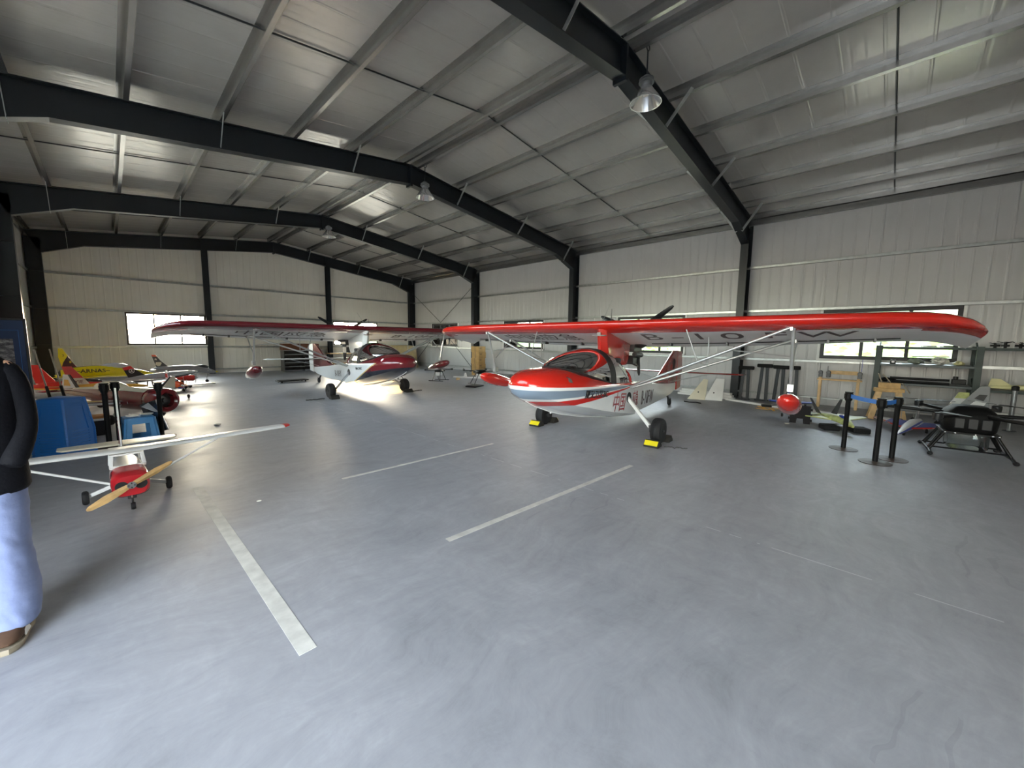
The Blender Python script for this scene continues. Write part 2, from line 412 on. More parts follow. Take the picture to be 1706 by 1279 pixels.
# purlins, girts, sag rods -------------------------------------------------
def zsec(mb, x, z, slope, h=.14, fl=.065, t=.006):
    """Z purlin along the hall: bottom at z"""
    ang = math.atan(slope); c, s = math.cos(ang), math.sin(ang)
    def T(a, b): return (x+a*c-b*s, YF, z+a*s+b*c)
    for a, b, w_, hh in ((0, h/2, t, h), (fl/2, t/2, fl, t), (-fl/2, h-t/2, fl, t), (fl, .012, t, .024)):
        poly = [T(a-w_/2, b-hh/2), T(a+w_/2, b-hh/2), T(a+w_/2, b+hh/2), T(a-w_/2, b+hh/2)]
        mb.prism(poly, (0, YB-YF, 0))
for sgn in (-1, 1):
    for d in (.19, 1.5, 2.75, 4.0, 5.27, 6.5, 7.38):
        x = XM+sgn*d; mb = MB(); zsec(mb, x, zbeam(x), -sgn*.125)
        struct(mb.build('purlin', m_galv, smooth=0), 'galvanised roof purlin')
    x = XM+sgn*7.44
    struct(MB().bb((x-.04, YF, 4.95), (x+.04, YB, 5.10)).build('purlin', m_galv, bevel=.006), 'eave channel over the side wall')
for y in bays:
    for sgn in (-1, 1):
        struct(MB().tube((XM, y+.12, zroof(XM)-.025), (XM+sgn*7.4, y+.12, zroof(XM+7.4)-.025), .013, n=6).build('trim_sag_rod', m_steel), 'thin dark tie rod between the purlins')
def csec(mb, p, q, inward, h=.12, dpt=.06, t=.006):
    p, q, iw = V3(p), V3(q), V3(inward); up = Vector((0, 0, 1)); L = q-p
    for a0, a1, b0, b1 in ((0, dpt, 0, t), (0, dpt, h-t, h), (dpt-t, dpt, 0, h)):
        poly = [p+iw*a+up*b for a, b in ((a0, b0), (a1, b0), (a1, b1), (a0, b1))]
        mb.prism(poly, L)
for z in (.16, 1.12, 2.50, 3.74):
    for nm, p, q, iw in (('trim_girt_right', (XR_-.014, YF, z), (XR_-.014, YB, z), (-1, 0, 0)), ('trim_girt_left', (XL+.014, 15.2 if 2.3 < z < 4.7 else 2.6, z), (XL+.014, YB, z), (1, 0, 0)), ('trim_girt_back', (XL, YB-.014, z), (XR_, YB-.014, z), (0, -1, 0))):
        mb = MB(); csec(mb, p, q, iw, h=.05 if z < .2 else .075, dpt=.05); struct(mb.build(nm, m_girt, smooth=0), 'galvanised wall girt')
# gable columns and wall bracing
for x in (3.07, 8.12):
    mb = MB(); zt = zbeam(x)-.05
    mb.bb((x-.1, YB-.26, 0), (x+.1, YB-.245, zt)); mb.bb((x-.1, YB-.075, 0), (x+.1, YB-.06, zt)); mb.bb((x-.008, YB-.25, 0), (x+.008, YB-.07, zt))
    struct(mb.build('trim_gable_column', m_steel), 'dark steel gable column')
mb = MB()
ya, yb = FY[3]+.12, FY[4]-.12; ym = (ya+yb)/2
for (p, q) in (((ya, 4.35), (ym, 2.55)), ((yb, 4.35), (ym, 2.55)), ((ya, .05), (ym, 2.3)), ((yb, .05), (ym, 2.3))):
    mb.tube((XR_-.2, p[0], p[1]), (XR_-.2, q[0], q[1]), .012, n=6)
struct(mb.build('trim_wall_bracing', m_steel), 'thin crossed brace rods in the last bay')

# windows --------------------------------------------------------------------
m_frame = M('window frame dark', '#2b2a2c', .45)
m_frame2 = M('window frame grey', '#33302a', .45)
m_pane = glass('window glass', (.93, .96, .95), .05)
def window(num, a, b, put, mat, fw, label):
    root = thing('window_%d' % num, label, 'window'); struct(root)
    zc0, zc1 = WZ0, WZ1
    mb = MB(); n = 3; wd = b-a
    def bx(s0, s1, z0, z1, d0, d1, m=mb):
        p, q = put(s0, d0, z0), put(s1, d1, z1); m.bb(p, q)
    bx(a, b, zc0, zc0+fw, -.025, .025); bx(a, b, zc1-fw, zc1, -.025, .025)
    bx(a, a+fw, zc0+fw, zc1-fw, -.025, .025); bx(b-fw, b, zc0+fw, zc1-fw, -.025, .025)
    for i in (1, 2):
        s = a+wd*i/3; bx(s-fw*.4, s+fw*.4, zc0+fw, zc1-fw, -.025, .025)
    mb.build('window_frame', mat, root, bevel=.004)
    for i in range(3):
        m2 = MB(); s0, s1 = a+wd*i/3, a+wd*(i+1)/3
        bx(s0+.03, s1-.03, zc0+fw*.6, zc1-fw*.6, -.012, -.004, m2); m2.build('pane', m_pane, root)
    m3 = MB(); bx(a-.06, a, zc0-.05, zc1, -.02, .035, m3); bx(b, b+.06, zc0-.05, zc1, -.02, .035, m3); bx(a-.06, b+.06, zc0-.06, zc0, -.02, .075, m3)
    m3.build('window_surround', m_white, root, bevel=.004)
wl = ['dark framed window behind the wide metal rack', 'dark framed window behind the red fuselage', 'dark framed window behind the stacked cartons', 'dark framed window in the braced far bay']
for i, (a, b) in enumerate(WR): window(i+1, a, b, lambda s, d, z: (XR_-d, s, z), m_frame, .085, wl[i])
for i, (a, b) in enumerate(WG): window(i+5, a, b, lambda s, d, z: (s, YB-d, z), m_frame2, .06, ['bright gable window beside the left column', 'gable window behind the maroon wing'][i])

window(8, 17.05, 19.5, lambda s, d, z: (XL+d, s, z), m_frame, .085, 'window in the far left bay behind the dark column')
sroot = struct(thing('window_7', 'long added daylight strip, out of view high in the left wall', 'window'))  # unseen glazed opening, added to spread daylight across the hall
mb = MB(); zz = (2.35, 4.7); nS = 8
for z in zz: mb.bb((XL-.05, 3.7, z-.03), (XL+.03, 14.9, z+.03))
for i in range(nS+1): y = 3.7+11.2*i/nS; mb.bb((XL-.05, y-.025, zz[0]+.03), (XL+.03, y+.025, zz[1]-.03))
mb.build('window_frame', m_frame2, sroot)
for i in range(nS): MB().bb((XL-.012, 3.72+11.2*i/nS, 2.37), (XL-.004, 3.68+11.2*(i+1)/nS, 4.68)).build('pane', m_pane, sroot)

# greenery outside the side windows
m_leaf = M('leaves', '#7f9a52', .6, 0, .35, 1.5); m_bark = M('bark', '#5a4b3c', .9)
rnd = random.Random(3)
mb = MB()
for i in range(1700):
    y = rnd.uniform(-5, 9); h = .9+.7*math.sin(y*.9)+rnd.random()*1.3
    x = 16.6+rnd.gauss(0, .7)+.4*math.sin(y*1.7); z = rnd.uniform(-.2, max(.8, h+.6))
    d = Vector((rnd.gauss(0, 1), rnd.gauss(0, 1), rnd.gauss(.3, .7))).normalized(); u, v = perp(d); s = rnd.uniform(.06, .16)
    c = Vector((x, y, z)); mb.add([c-u*s, c+v*s*.5, c+u*s, c-v*s*.5], [(0, 1, 2, 3)])
o = mb.build('shrub_foliage', m_leaf, smooth=0, fix=False); tag(o, 'sunlit green shrubs outside the side windows', 'shrubs', kind='stuff')

mb = MB(); n = 40
rings = []
for i in range(n+1):
    y = -60+140*i/n; h = 4.5+1.6*math.sin(y*.11)+.8*math.sin(y*.31+1)
    rings.append([Vector((38+3*math.sin(y*.2), y, -.3)), Vector((41+3*math.sin(y*.2), y, h*.55)), Vector((46, y, h)), Vector((60, y, h*1.15)), Vector((62, y, -.3))])
struct(mb.loft(rings).build('trim_hillside', M('hillside green', '#7d8d62', .9, 0, .35, .25)), 'green hillside outside the side windows')

# high-bay lamps ---------------------------------------------------------------
m_refl = M('lamp reflector', '#d9dadb', .18, .8, .05); m_lampbody = M('lamp housing', '#6d7074', .4, .5); m_diff = M('lamp diffuser', '#f2efe8', .3)
def lamp(loc, label):
    t = thing('high_bay_lamp', label, 'lamp', loc, group='high-bay lamps under the ridge')
    MB().lathe([(.065, 0), (.085, -.02), (.13, -.09), (.19, -.17), (.235, -.24), (.235, -.25), (.225, -.25), (.18, -.17), (.12, -.09), (.07, -.03), (.0, -.03)], n=32).build('reflector', m_refl, t)
    mb = MB(); mb.lathe([(.0, .14), (.05, .14), (.075, .12), (.075, .10), (.11, .095), (.11, .085), (.08, .08), (.08, .06), (.115, .055), (.115, .045), (.08, .04), (.08, .0), (.07, -.02), (0, -.02)], n=24)
    mb.build('housing', m_lampbody, t)
    MB().lathe([(0, -.03), (.055, -.04), (.06, -.10), (.03, -.14), (0, -.14)], n=16).build('bulb', m_diff, t)
    mb = MB(); mb.tube((0, 0, .14), (0, 0, .50), .012, n=8); mb.pipe([(.05*math.cos(a), 0, .55+.05*math.sin(a)) for a in [i*math.pi/5 for i in range(10)]], .009, closed=True)
    mb.build('hanger', m_steel, t)
    return t
l0 = lamp((6.03, FY[1]-.26, 5.50), 'round reflector lamp hanging under the nearest portal frame')
dup(l0, (6.0, FY[2]-.26, 5.50), 0, 'round reflector lamp hanging under the second portal frame from the camera')
dup(l0, (5.85, FY[3]-.26, 5.50), 0, 'round reflector lamp hanging under the third portal frame, above the maroon aircraft')

# painted tape strips -------------------------------------------------------------
m_tape = M('floor tape', '#cac8c1', .6, 0, .15, 9)
for nm, (a, b, w_), lb in (('floor_tape', ((1.76, 4.42), (4.08, 4.38), .045), 'thin pale tape strip on the floor nearest the aircraft'), ('floor_tape', ((1.79, 2.45), (4.66, 2.35), .06), 'pale tape strip in the middle of the open floor'), ('floor_tape', ((.55, 5.19), (.605, 2.03), .085), 'wide pale tape strip running from the small model airplane toward the camera')):
    mb = MB(); mb.bar((a[0], a[1], .0008), (b[0], b[1], .0008), w_, .0016); tag(mb.build(nm, m_tape), lb, 'tape', 'tape strips on the floor')
# ---------------------------------------------------------------- amphibious aircraft
def livery_mat(name, kind):
    m, nt, b = newmat(name); v = objco(nt); sx = N(nt, 'SeparateXYZ'); nt.links.new(v, sx.inputs[0]); X, Z = sx.outputs[0], sx.outputs[2]
    n = noise_(nt, v, 5)
    if kind == 'red':
        t = math_(nt, 'SUBTRACT', Z, math_(nt, 'MULTIPLY_ADD', X, .055, .885))
        w_ = math_(nt, 'MAXIMUM', math_(nt, 'MULTIPLY', math_(nt, 'ADD', X, .6), .125), .02)
        u = math_(nt, 'DIVIDE', t, w_)
        q = math_(nt, 'MULTIPLY_ADD', u, 1/1.4, 1.2/1.4)
        P_ = lambda u: (u+1.2)/1.4
        col = ramp_(nt, q, [(0, '#e3e7ea'), (P_(-.95), '#c8201c'), (P_(-.64), '#e9ebec'), (P_(-.52), '#7b8b9e'), (P_(-.14), '#e9ebec'), (P_(0.0), '#cf2317')], 'CONSTANT')
    else:
        t = math_(nt, 'GREATER_THAN', Z, math_(nt, 'MULTIPLY_ADD', X, .06, .905))
        d = math_(nt, 'SUBTRACT', X, math_(nt, 'MULTIPLY_ADD', math_(nt, 'SUBTRACT', .92, Z), -2.3, 1.30))
        bow = math_(nt, 'GREATER_THAN', d, 0.0); edge = math_(nt, 'GREATER_THAN', d, -.07)
        low = math_(nt, 'LESS_THAN', Z, math_(nt, 'MULTIPLY_ADD', X, .14, .60))
        hull = math_(nt, 'GREATER_THAN', d, .95)
        c1 = mix_(nt, edge, lin('#e6e8ea'), lin('#c9b27a'))
        bowc = mix_(nt, low, lin('#6a1620'), lin('#20222c')); bowc = mix_(nt, math_(nt, 'MULTIPLY', hull, low), bowc, lin('#2b2f45'))
        c2 = mix_(nt, bow, c1, bowc); col = mix_(nt, t, c2, lin('#6a1620'))
    nt.links.new(col, b.inputs['Base Color']); b.inputs['Roughness'].default_value = .22
    b.inputs['Coat Weight'].default_value = .6; b.inputs['Coat Roughness'].default_value = .05
    bump_(nt, noise_(nt, v, 3, 2), .06, .02, b)
    return m
m_canopy = glass('tinted canopy', (.34, .35, .36), .10, .03)
m_canopy_clear = glass('clear side window', (.66, .68, .66), .10, .03)
m_redp = M('red gloss paint', '#cf2417', .2, 0, .04, 4, coat=.7)
m_redd = M('dark red gloss paint', '#a3211d', .25, 0, .06, 4, coat=.5)
m_maroon = M('maroon gloss paint', '#641620', .18, 0, .05, 4, coat=.8)
m_fabric = M('white wing fabric', '#e4e5e4', .42, 0, .03, 3)
m_whitep = M('white gloss paint', '#eceded', .25, 0, .03, 4, coat=.4)
m_strut = M('strut metal', '#b9bcbd', .3, .7, .06)
m_engine = M('engine metal', '#4a4b4d', .4, .7, .2, 18)
m_darkint = M('cabin trim', '#1c1d20', .7)
m_seat = M('seat fabric', '#3a3b40', .85)
m_chrome = M('chrome', '#d5d7d9', .12, 1, .03)
m_letter = M('lettering dark', '#4a3a3c', .5)
m_letterred = M('lettering red', '#9c2f36', .5)
m_letterblk = M('lettering black', '#22242a', .5)
m_brown = M('brown patch', '#b07a3a', .7)
m_brass = M('sunlit gold trim', '#b98d52', .5)

def aircraft(name, label, loc, ang, C, roll=0):
    t = thing(name, label, 'aircraft', loc, rot=(roll, 0, ang))
    P_top, P_wing, P_fin, hullm = C['top'], C['wing'], C['fin'], C['hull']
    # hull -----------------------------------------------------------
    st = [  # x, zk, zc, yc, zg, yg, zt, yt
        (2.185, .90, .93, .07, 1.00, .10, 1.08, .05), (2.15, .85, .90, .15, 1.00, .20, 1.125, .12),
        (2.05, .79, .87, .25, 1.00, .31, 1.17, .20), (1.85, .70, .80, .36, .99, .42, 1.21, .27), (1.5, .585, .71, .45, .965, .51, 1.225, .30),
        (1.15, .49, .64, .485, .95, .54, 1.15, .34), (.8, .42, .56, .50, .94, .555, 1.05, .42), (.4, .345, .48, .505, .91, .55, .955, .48),
        (0, .285, .41, .50, .885, .54, .92, .48), (-.4, .225, .345, .485, .86, .51, .90, .42), (-.6, .195, .31, .475, .85, .48, .885, .38)]
    st2 = [(-.601, .235, .335, .46, .85, .48, .885, .38), (-1.0, .22, .32, .40, .815, .42, .86, .30), (-1.6, .20, .30, .315, .76, .34, .80, .2), (-2.4, .19, .29, .22, .685, .25, .725, .12),
        (-3.2, .21, .29, .14, .615, .16, .66, .06), (-3.9, .285, .33, .085, .565, .095, .60, .04), (-4.35, .36, .39, .05, .535, .055, .56, .03)]
    def ring(s):
        x, zk, zc, yc, zg, yg, zt, yt = s
        h = [(0, zk), (yc*.5, zk+(zc-zk)*.42), (yc, zc), (yc+(yg-yc)*.55, zc+(zg-zc)*.4), (yg, zg-.04*(yg/.5)), (yg*.985, zg+.02), (yt+(yg-yt)*.72, zg+(zt-zg)*.52), (yt, zt-(zt-zg)*.14), (yt*.5, zt-(zt-zg)*.02), (0, zt)]
        pts = [(a, b) for a, b in h]+[(-a, b) for a, b in reversed(h[1:-1])]
        return [Vector((x, a, b)) for a, b in pts]
    mb = MB(); mb.loft([ring(s) for s in st+st2]); hull = mb.build('hull', hullm, t, smooth=38)
    # keel strip and spray rails
    mb = MB()
    mb.pipe([(s[0], 0, s[1]) for s in st[2:-1]], .010, n=6)
    mb.build('keel_strip', m_whitep, hull)
    # cabin glass -----------------------------------------------------
    def arch(x, b, zb, zt, n=17, p=.78):
        return [Vector((x, b*math.copysign(abs(math.cos(a))**p, math.cos(a)), zb+(zt-zb)*math.sin(a)**.9)) for a in [math.pi*i/(n-1) for i in range(n)]]
    ws = [(1.47, .10, 1.215, 1.235), (1.36, .24, 1.175, 1.285), (1.2, .34, 1.125, 1.335), (1.0, .42, 1.065, 1.395), (.78, .475, 1.005, 1.445), (.52, .515, .94, 1.485)]
    hp = [(.52, .518, .938, 1.49), (.42, .522, .93, 1.495), (.34, .522, .925, 1.495)]
    rr = [(.34, .515, .925, 1.485), (.1, .505, .91, 1.45), (-.15, .48, .90, 1.36), (-.4, .44, .89, 1.20), (-.6, .39, .88, 1.03), (-.76, .33, .87, .92)]
    MB().loft([arch(*s) for s in ws], caps=False, ring_closed=False).build('windshield', m_canopy, t, fix=False)
    MB().loft([arch(*s) for s in hp]+[arch(s[0], s[1]-.03, s[2], s[3]-.03) for s in reversed(hp)], caps=False, ring_closed=False, closed_long=True).build('canopy_hoop', m_darkint, t)
    MB().loft([arch(*s) for s in rr], caps=False, ring_closed=False).build('rear_canopy', m_canopy_clear, t, fix=False)
    mb = MB()
    base = [(s[0], s[1], s[2]+.01) for s in ws]; mb.pipe([(a, b, c) for a, b, c in base[::-1]]+[(1.5, 0, 1.23)]+[(a, -b, c) for a, b, c in base], .02, n=6)
    mb.build('windshield_seal', m_darkint, t)
    mb = MB(); mb.pipe(arch(-.45, .43, .887, 1.165), .022, n=6); mb.pipe([(s[0], s[1], s[2]) for s in rr], .018, n=6); mb.pipe([(s[0], -s[1], s[2]) for s in rr], .018, n=6)
    mb.build('canopy_frame', P_top, t)
    # cabin inside
    mb = MB(); mb.prism([(1.0, -.40, 1.02), (1.0, .40, 1.02), (1.0, .33, 1.14), (1.0, -.33, 1.14)], (.10, 0, .02)); mb.build('instrument_panel', m_darkint, t, bevel=.01)
    for sy in (-1, 1):
        mb = MB(); mb.bb((.1, sy*.22-.18, .93), (.48, sy*.22+.18, .99)); mb.bar((.08, sy*.22, .95), (-.10, sy*.22, 1.32), .34, .07, up=(1, 0, .3)); mb.build('seat', m_seat, t, bevel=.02)
        MB().lathe([(0, -.05), (.055, -.05), (.09, 0), (.07, .03), (0, .035)], base=(1.66, sy*.405, 1.035), axis=(.35, sy*1, .30), n=18).build('landing_light', m_chrome, t)
    # pylon and engine --------------------------------------------------
    mb = MB()
    def pyl(x0, x1, z, h): return [Vector((x, y, z)) for x, y in ((x0, 0), (x0-.10, h), (x1+.15, h), (x1, h*.35), (x1, -h*.35), (x1+.15, -h), (x0-.10, -h))]
    mb.loft([pyl(-.22, -1.18, 1.16, .10), pyl(-.16, -1.25, 1.30, .11), pyl(-.10, -1.32, 1.5, .10), pyl(-.04, -1.36, 1.82, .09)])
    py_ = mb.build('pylon', C['pylon'], t, bevel=.01)
    mb = MB(); mb.bb((-.08, -.12, 1.70), (-.02, .12, 1.715)); mb.bb((-.09, -.03, 1.70), (-.03, .03, 1.76)); mb.build('wing_fitting', m_chrome, py_)
    mb = MB()
    mb.bb((-1.62, -.17, 1.42), (-1.22, .17, 1.74)); mb.lathe([(.11, 0), (.12, .12), (.07, .2), (0, .2)], base=(-1.30, .18, 1.60), axis=(0, 1, 0), n=12); mb.lathe([(.11, 0), (.12, .12), (.07, .2), (0, .2)], base=(-1.30, -.18, 1.60), axis=(0, -1, 0), n=12)
    mb.tube((-1.25, .16, 1.36), (-1.60, .16, 1.34), .05, n=10); mb.bb((-1.58, -.12, 1.16), (-1.30, .12, 1.34))
    for k in range(6): mb.bb((-1.60+.06*k, -.2, 1.74), (-1.57+.06*k, .2, 1.80))
    mb.pipe([(-1.3, .1, 1.18), (-1.5, .14, 1.12), (-1.56, .14, 1.3)], .022, n=8); mb.build('engine', m_engine, t, bevel=.008)
    # propeller
    mb = MB(); hx, hz = -1.72, 1.79
    mb.lathe([(0, -.10), (.045, -.09), (.075, -.02), (.075, .06), (0, .06)], base=(hx, 0, hz), axis=(1, 0, 0), n=14)
    pr = mb.build('propeller_hub', m_blackpl, t)
    for k in range(3):
        a = -math.pi/2+k*2*math.pi/3+C.get('prop', 0); dv = Vector((0, math.cos(a), math.sin(a))); sd = Vector((0, -math.sin(a), math.cos(a)))
        rings = []
        for r, wd, tw in ((.05, .035, 1.1), (.18, .06, .9), (.4, .062, .6), (.65, .05, .4), (.82, .038, .32), (.88, .018, .3)):
            c = Vector((hx, 0, hz))+dv*r; wv = sd*math.cos(tw)+Vector((1, 0, 0))*math.sin(tw); nv = wv.cross(dv)
            rings.append([c+wv*wd, c+nv*.012, c-wv*wd, c-nv*.012])
        MB().loft(rings).build('propeller_blade', m_blackpl, t)
    # wing -----------------------------------------------------------------
    cf = [0, .012, .04, .09, .16, .21, .30, .45, .62, .80, 1.0]
    up = [0, .028, .05, .068, .078, .081, .082, .076, .058, .034, .004]
    lo = [0, -.024, -.036, -.043, -.046, -.046, -.044, -.036, -.026, -.014, -.002]
    sec = []   # y, xle, xte, zle, zte, thickness
    for y, xl, xt, zl, zt_, th in ((0, 0, -1.45, 1.90, 1.505, 1), (1, 0, -1.45, 1.90, 1.52, 1), (2, 0, -1.45, 1.90, 1.545, 1), (3, 0, -1.45, 1.895, 1.59, 1), (3.7, 0, -1.45, 1.885, 1.625, .98), (3.95, -.02, -1.45, 1.875, 1.632, .93), (4.15, -.10, -1.46, 1.855, 1.628, .84), (4.32, -.24, -1.50, 1.82, 1.60, .7), (4.44, -.44, -1.54, 1.78, 1.565, .5), (4.52, -.68, -1.57, 1.735, 1.535, .28)):
        sec.append((y, xl, xt, zl, zt_, th))
    full = [(-s[0],)+s[1:] for s in reversed(sec[1:])]+sec
    rings = []
    for y, xl, xt, zl, zt_, th in full:
        ch = xl-xt; r = []
        for c, u in zip(cf, up): r.append(Vector((xl-c*ch, y, zl+(zt_-zl)*c+u*th*1.45)))
        for c, l in list(zip(cf, lo))[:0:-1]: r.append(Vector((xl-c*ch, y, zl+(zt_-zl)*c+l*th*1.45)))
        rings.append(r)
    nf = len(cf); tot = 2*nf-1; ys = [s[0] for s in full]
    def wm(i, j):
        if abs(ys[i]+ys[i+1])/2 > 4.05 and (j < 7 or j > tot-7): return 0
        return 0 if (j < 5 or j >= tot-5) else 1
    wing = MB().loft(rings, mi=wm).build('wing', [P_wing, m_fabric], t, smooth=50)
    def under(x, y):     # lower surface height
        ay = abs(y); zl, zt_ = 1.90, 1.505+.0095*ay**1.9
        c = min(max(-x/1.45, 0), 1); return zl+(zt_-zl)*c-1.45*(.046 if c < .4 else .046*(1-c)/.6)
    # flap and aileron hinge lines with brackets
    mb = MB()
    for sy in (-1, 1):
        for (ya, yb) in ((.55, 2.1), (2.15, 3.85)):
            mb.pipe([(-1.10, sy*(ya+(yb-ya)*k/4), under(-1.10, ya+(yb-ya)*k/4)-.006) for k in range(5)], .008, n=5)
        mb.build('hinge_line', m_engine, wing); mb = MB()
        for y in (.9, 1.8, 2.72, 3.1, 3.6): MB().bb((-1.16, sy*y-.012, under(-1.1, y)-.05), (-1.04, sy*y+.012, under(-1.1, y)+.01)).build('hinge_bracket', m_engine, wing)
    # pitot, aerials
    MB().tube((-.25, .12, 1.97), (-.26, .12, 2.17), .008, r2=.004, n=6).build('antenna', m_blackpl, t)
    MB().tube((-.18, .0, 1.97), (-.62, -.05, 2.36), .005, r2=.003, n=6).build('whip_antenna', m_strut, t)
    # struts, floats -----------------------------------------------------------
    for sy in (-1, 1):
        a = Vector((-.22, sy*.53, .84)); b1 = Vector((-.16, sy*2.71, under(-.16, 2.71)+.0)); b2 = Vector((-.98, sy*2.71, under(-.98, 2.71)+.0))
        MB().tube(a, b1, .024, n=10).build('wing_strut', m_strut, t)
        MB().tube(a+Vector((-.10, 0, -.02)), b2, .021, n=10).build('wing_strut', m_strut, t)
        mb = MB()
        m1 = a.lerp(b1, .48); m2 = (a+Vector((-.1, 0, -.02))).lerp(b2, .5)
        mb.tube(m1, (-.16, sy*1.40, under(-.16, 1.4)), .009, n=6); mb.tube(m2, (-.62, sy*1.62, under(-.62, 1.62)), .009, n=6); mb.tube(m1, m2, .008, n=6)
        mb.build('jury_strut', m_strut, t)
        [MB().bb((q.x-.05, sy*2.72-.018, q.z-.045), (q.x+.05, sy*2.72+.018, q.z+.008)).build('strut_fitting', m_strut, t, bevel=.004) for q in (b1, b2)]
        # float pylon
        ft = Vector((-.44, sy*2.74, .95))
        fl_ = MB().tube(b1+Vector((-.03, sy*.03, 0)), ft, .024, n=10).build('float_strut', m_strut, t)
        mb = MB(); mb.tube(b2+Vector((0, sy*.03, -.03)), ft+Vector((0, 0, .28)), .014, n=8); mb.tube(m1.lerp(b1, .38), ft+Vector((.08, 0, .45)), .011, n=6); mb.bb(ft-Vector((.05, .035, .03)), ft+Vector((.05, .035, .07)))
        mb.build('float_brace', m_strut, fl_)
        rings = []; ax = Vector((.96, 0, .24)).normalized(); upv = Vector((-ax.z, 0, ax.x)); c0 = Vector((.02, sy*2.74, .86))
        for s, rw, rt, rb in ((0, .03, .03, .03), (.03, .075, .06, .06), (.12, .115, .095, .10), (.3, .14, .12, .13), (.55, .145, .125, .14), (.8, .125, .115, .12), (1.0, .09, .09, .08), (1.15, .05, .06, .04), (1.22, .02, .03, .02)):
            c = c0-ax*s; rings.append([c+Vector((0, 1, 0))*rw*math.cos(q)+upv*(rt if math.sin(q) > 0 else rb)*math.sin(q) for q in [2*math.pi*k/16 for k in range(16)]])
        MB().loft(rings, mi=lambda i, j: 1 if (j in C.get('fw', ()) and i > 3) else 0).build('wing_float', [C['float'], m_whitep], t)
    # gear -------------------------------------------------------------------------
    for sy in (-1, 1):
        MB().lathe([(.075, 0), (.09, .004), (.09, .012), (0, .012)], base=(-.18, sy*.515, .66), axis=(0, sy, 0), n=20).build('gear_socket', m_darkint, t)
        g = MB().bar((-.17, sy*.50, .66), (0, sy*.965, .24), .055, .055, up=(1, 0, 0)).build('gear_leg', m_whitep if C['leg'] else m_strut, t, bevel=.008)
        mb = MB(); mb.bar((0, sy*.965, .27), (0, sy*.985, .16), .06, .035, up=(0, 1, 0)); mb.tube((0, sy*.97, .20), (0, sy*1.19, .20), .018, n=8); mb.build('axle', m_engine, g)
        mb = MB(); w0 = Vector((0, sy*1.10, .20))
        mb.lathe([(.10, -.068), (.145, -.08), (.178, -.074), (.196, -.05), (.20, -.02), (.197, -.017), (.20, -.012), (.20, .012), (.197, .017), (.20, .02), (.196, .05), (.178, .074), (.145, .08), (.10, .068)], base=w0, axis=(0, 1, 0), n=32)
        wh = mb.build('wheel_tyre', m_rubber, t)
        MB().lathe([(0, -.05), (.03, -.055), (.045, -.04), (.085, -.045), (.102, -.062), (.102, .062), (.085, .045), (.045, .04), (.03, .055), (0, .05)], base=w0, axis=(0, 1, 0), n=24).build('wheel_hub', m_alu, wh)
    # tail wheel
    mb = MB(); mb.bar((-3.85, 0, .30), (-4.08, 0, .13), .04, .03); mb.tube((-4.08, -.05, .085), (-4.08, .05, .085), .012, n=8); mb.bar((-4.08, .04, .09), (-4.05, .04, .2), .012, .03); mb.bar((-4.08, -.04, .09), (-4.05, -.04, .2), .012, .03)
    tg = mb.build('tail_gear', m_engine, t)
    MB().lathe([(.03, -.03), (.07, -.032), (.085, -.015), (.085, .015), (.07, .032), (.03, .03)], base=(-4.08, 0, .085), axis=(0, 1, 0), n=20).build('tail_wheel', m_rubber, t)
    # tail ---------------------------------------------------------------------------
    def slab(poly, th, mi=0):     # poly in x, z; tapered slab about y=0
        m_ = MB(); m_.prism([(x, -th, z) for x, z in poly], (0, 2*th, 0), mi); return m_
    slab([(-2.5, .70), (-3.10, .78), (-4.25, 1.40), (-4.52, 1.40), (-4.50, .58), (-4.2, .54), (-3.4, .60)], .03).build('fin', P_fin, t, bevel=.015)
    rd = slab([(-4.535, 1.40), (-4.92, 1.36), (-5.0, .95), (-4.98, .80), (-4.55, .80)], .022).build('rudder', C['rudder'], t, bevel=.012)
    slab([(-4.56, .78), (-4.96, .78), (-4.90, .40), (-4.56, .36)], .02).build('water_rudder', C['rudder2'], rd, bevel=.01)
    rings = []
    for y, xl, xt in ((-1.65, -3.86, -4.40), (-1.55, -3.74, -4.42), (-.1, -3.60, -4.42), (.1, -3.60, -4.42), (1.55, -3.74, -4.42), (1.65, -3.86, -4.40)):
        rings.append([Vector((xl, y, .885)), Vector((xl-.07, y, .908)), Vector((xt, y, .86)), Vector((xl-.07, y, .868))])
    MB().loft(rings, mi=lambda i, j: 0 if j in (0, 3) else 1).build('stabilizer', [P_fin if C['stabred'] else m_fabric, m_fabric], t)
    mb = MB(); [mb.tube((-3.9, sy*.04, .62), (-3.9, sy*1.0, .875), .010, n=6) for sy in (-1, 1)]; mb.build('tail_brace', m_strut, t)
    if C.get('emblem'):
        fo = [ch for ch in t.children if ch.name.startswith('fin')][0]
        for s in (1, -1):
            mb = MB(); mb.lathe([(0, 0), (.11, 0), (.11, .003), (0, .003)], base=(-4.22, s*.030, 1.08), axis=(0, s, 0), n=24); mb.prism([(-4.29, s*.030, 1.0), (-4.15, s*.030, 1.0), (-4.17, s*.030, .90), (-4.27, s*.030, .90)], (0, s*.003, 0)); mb.build('fin_emblem', m_letterblk, fo)
    # writing -------------------------------------------------------------------------
    side = Matrix(); 
    for sy in (1, -1):
        rx = Vector((-sy, 0, 0)); d = Vector((0, -sy, 0))
        def T(nm, body, x, z, size, mt, tilt=.07, **k):
            text(nm, body, mt, t, size, frame_mat((x, sy*.9, z), (-sy, 0, sy*-tilt*(-1)*-1 if False else (tilt*-1 if sy > 0 else tilt)), (0, 0, 1)), depth=.0015, conform=hull, direction=d, **k)
        for nm, body, x, z, size, mt, kw in C['text']: T(nm, body, x, z, size, mt, **kw)
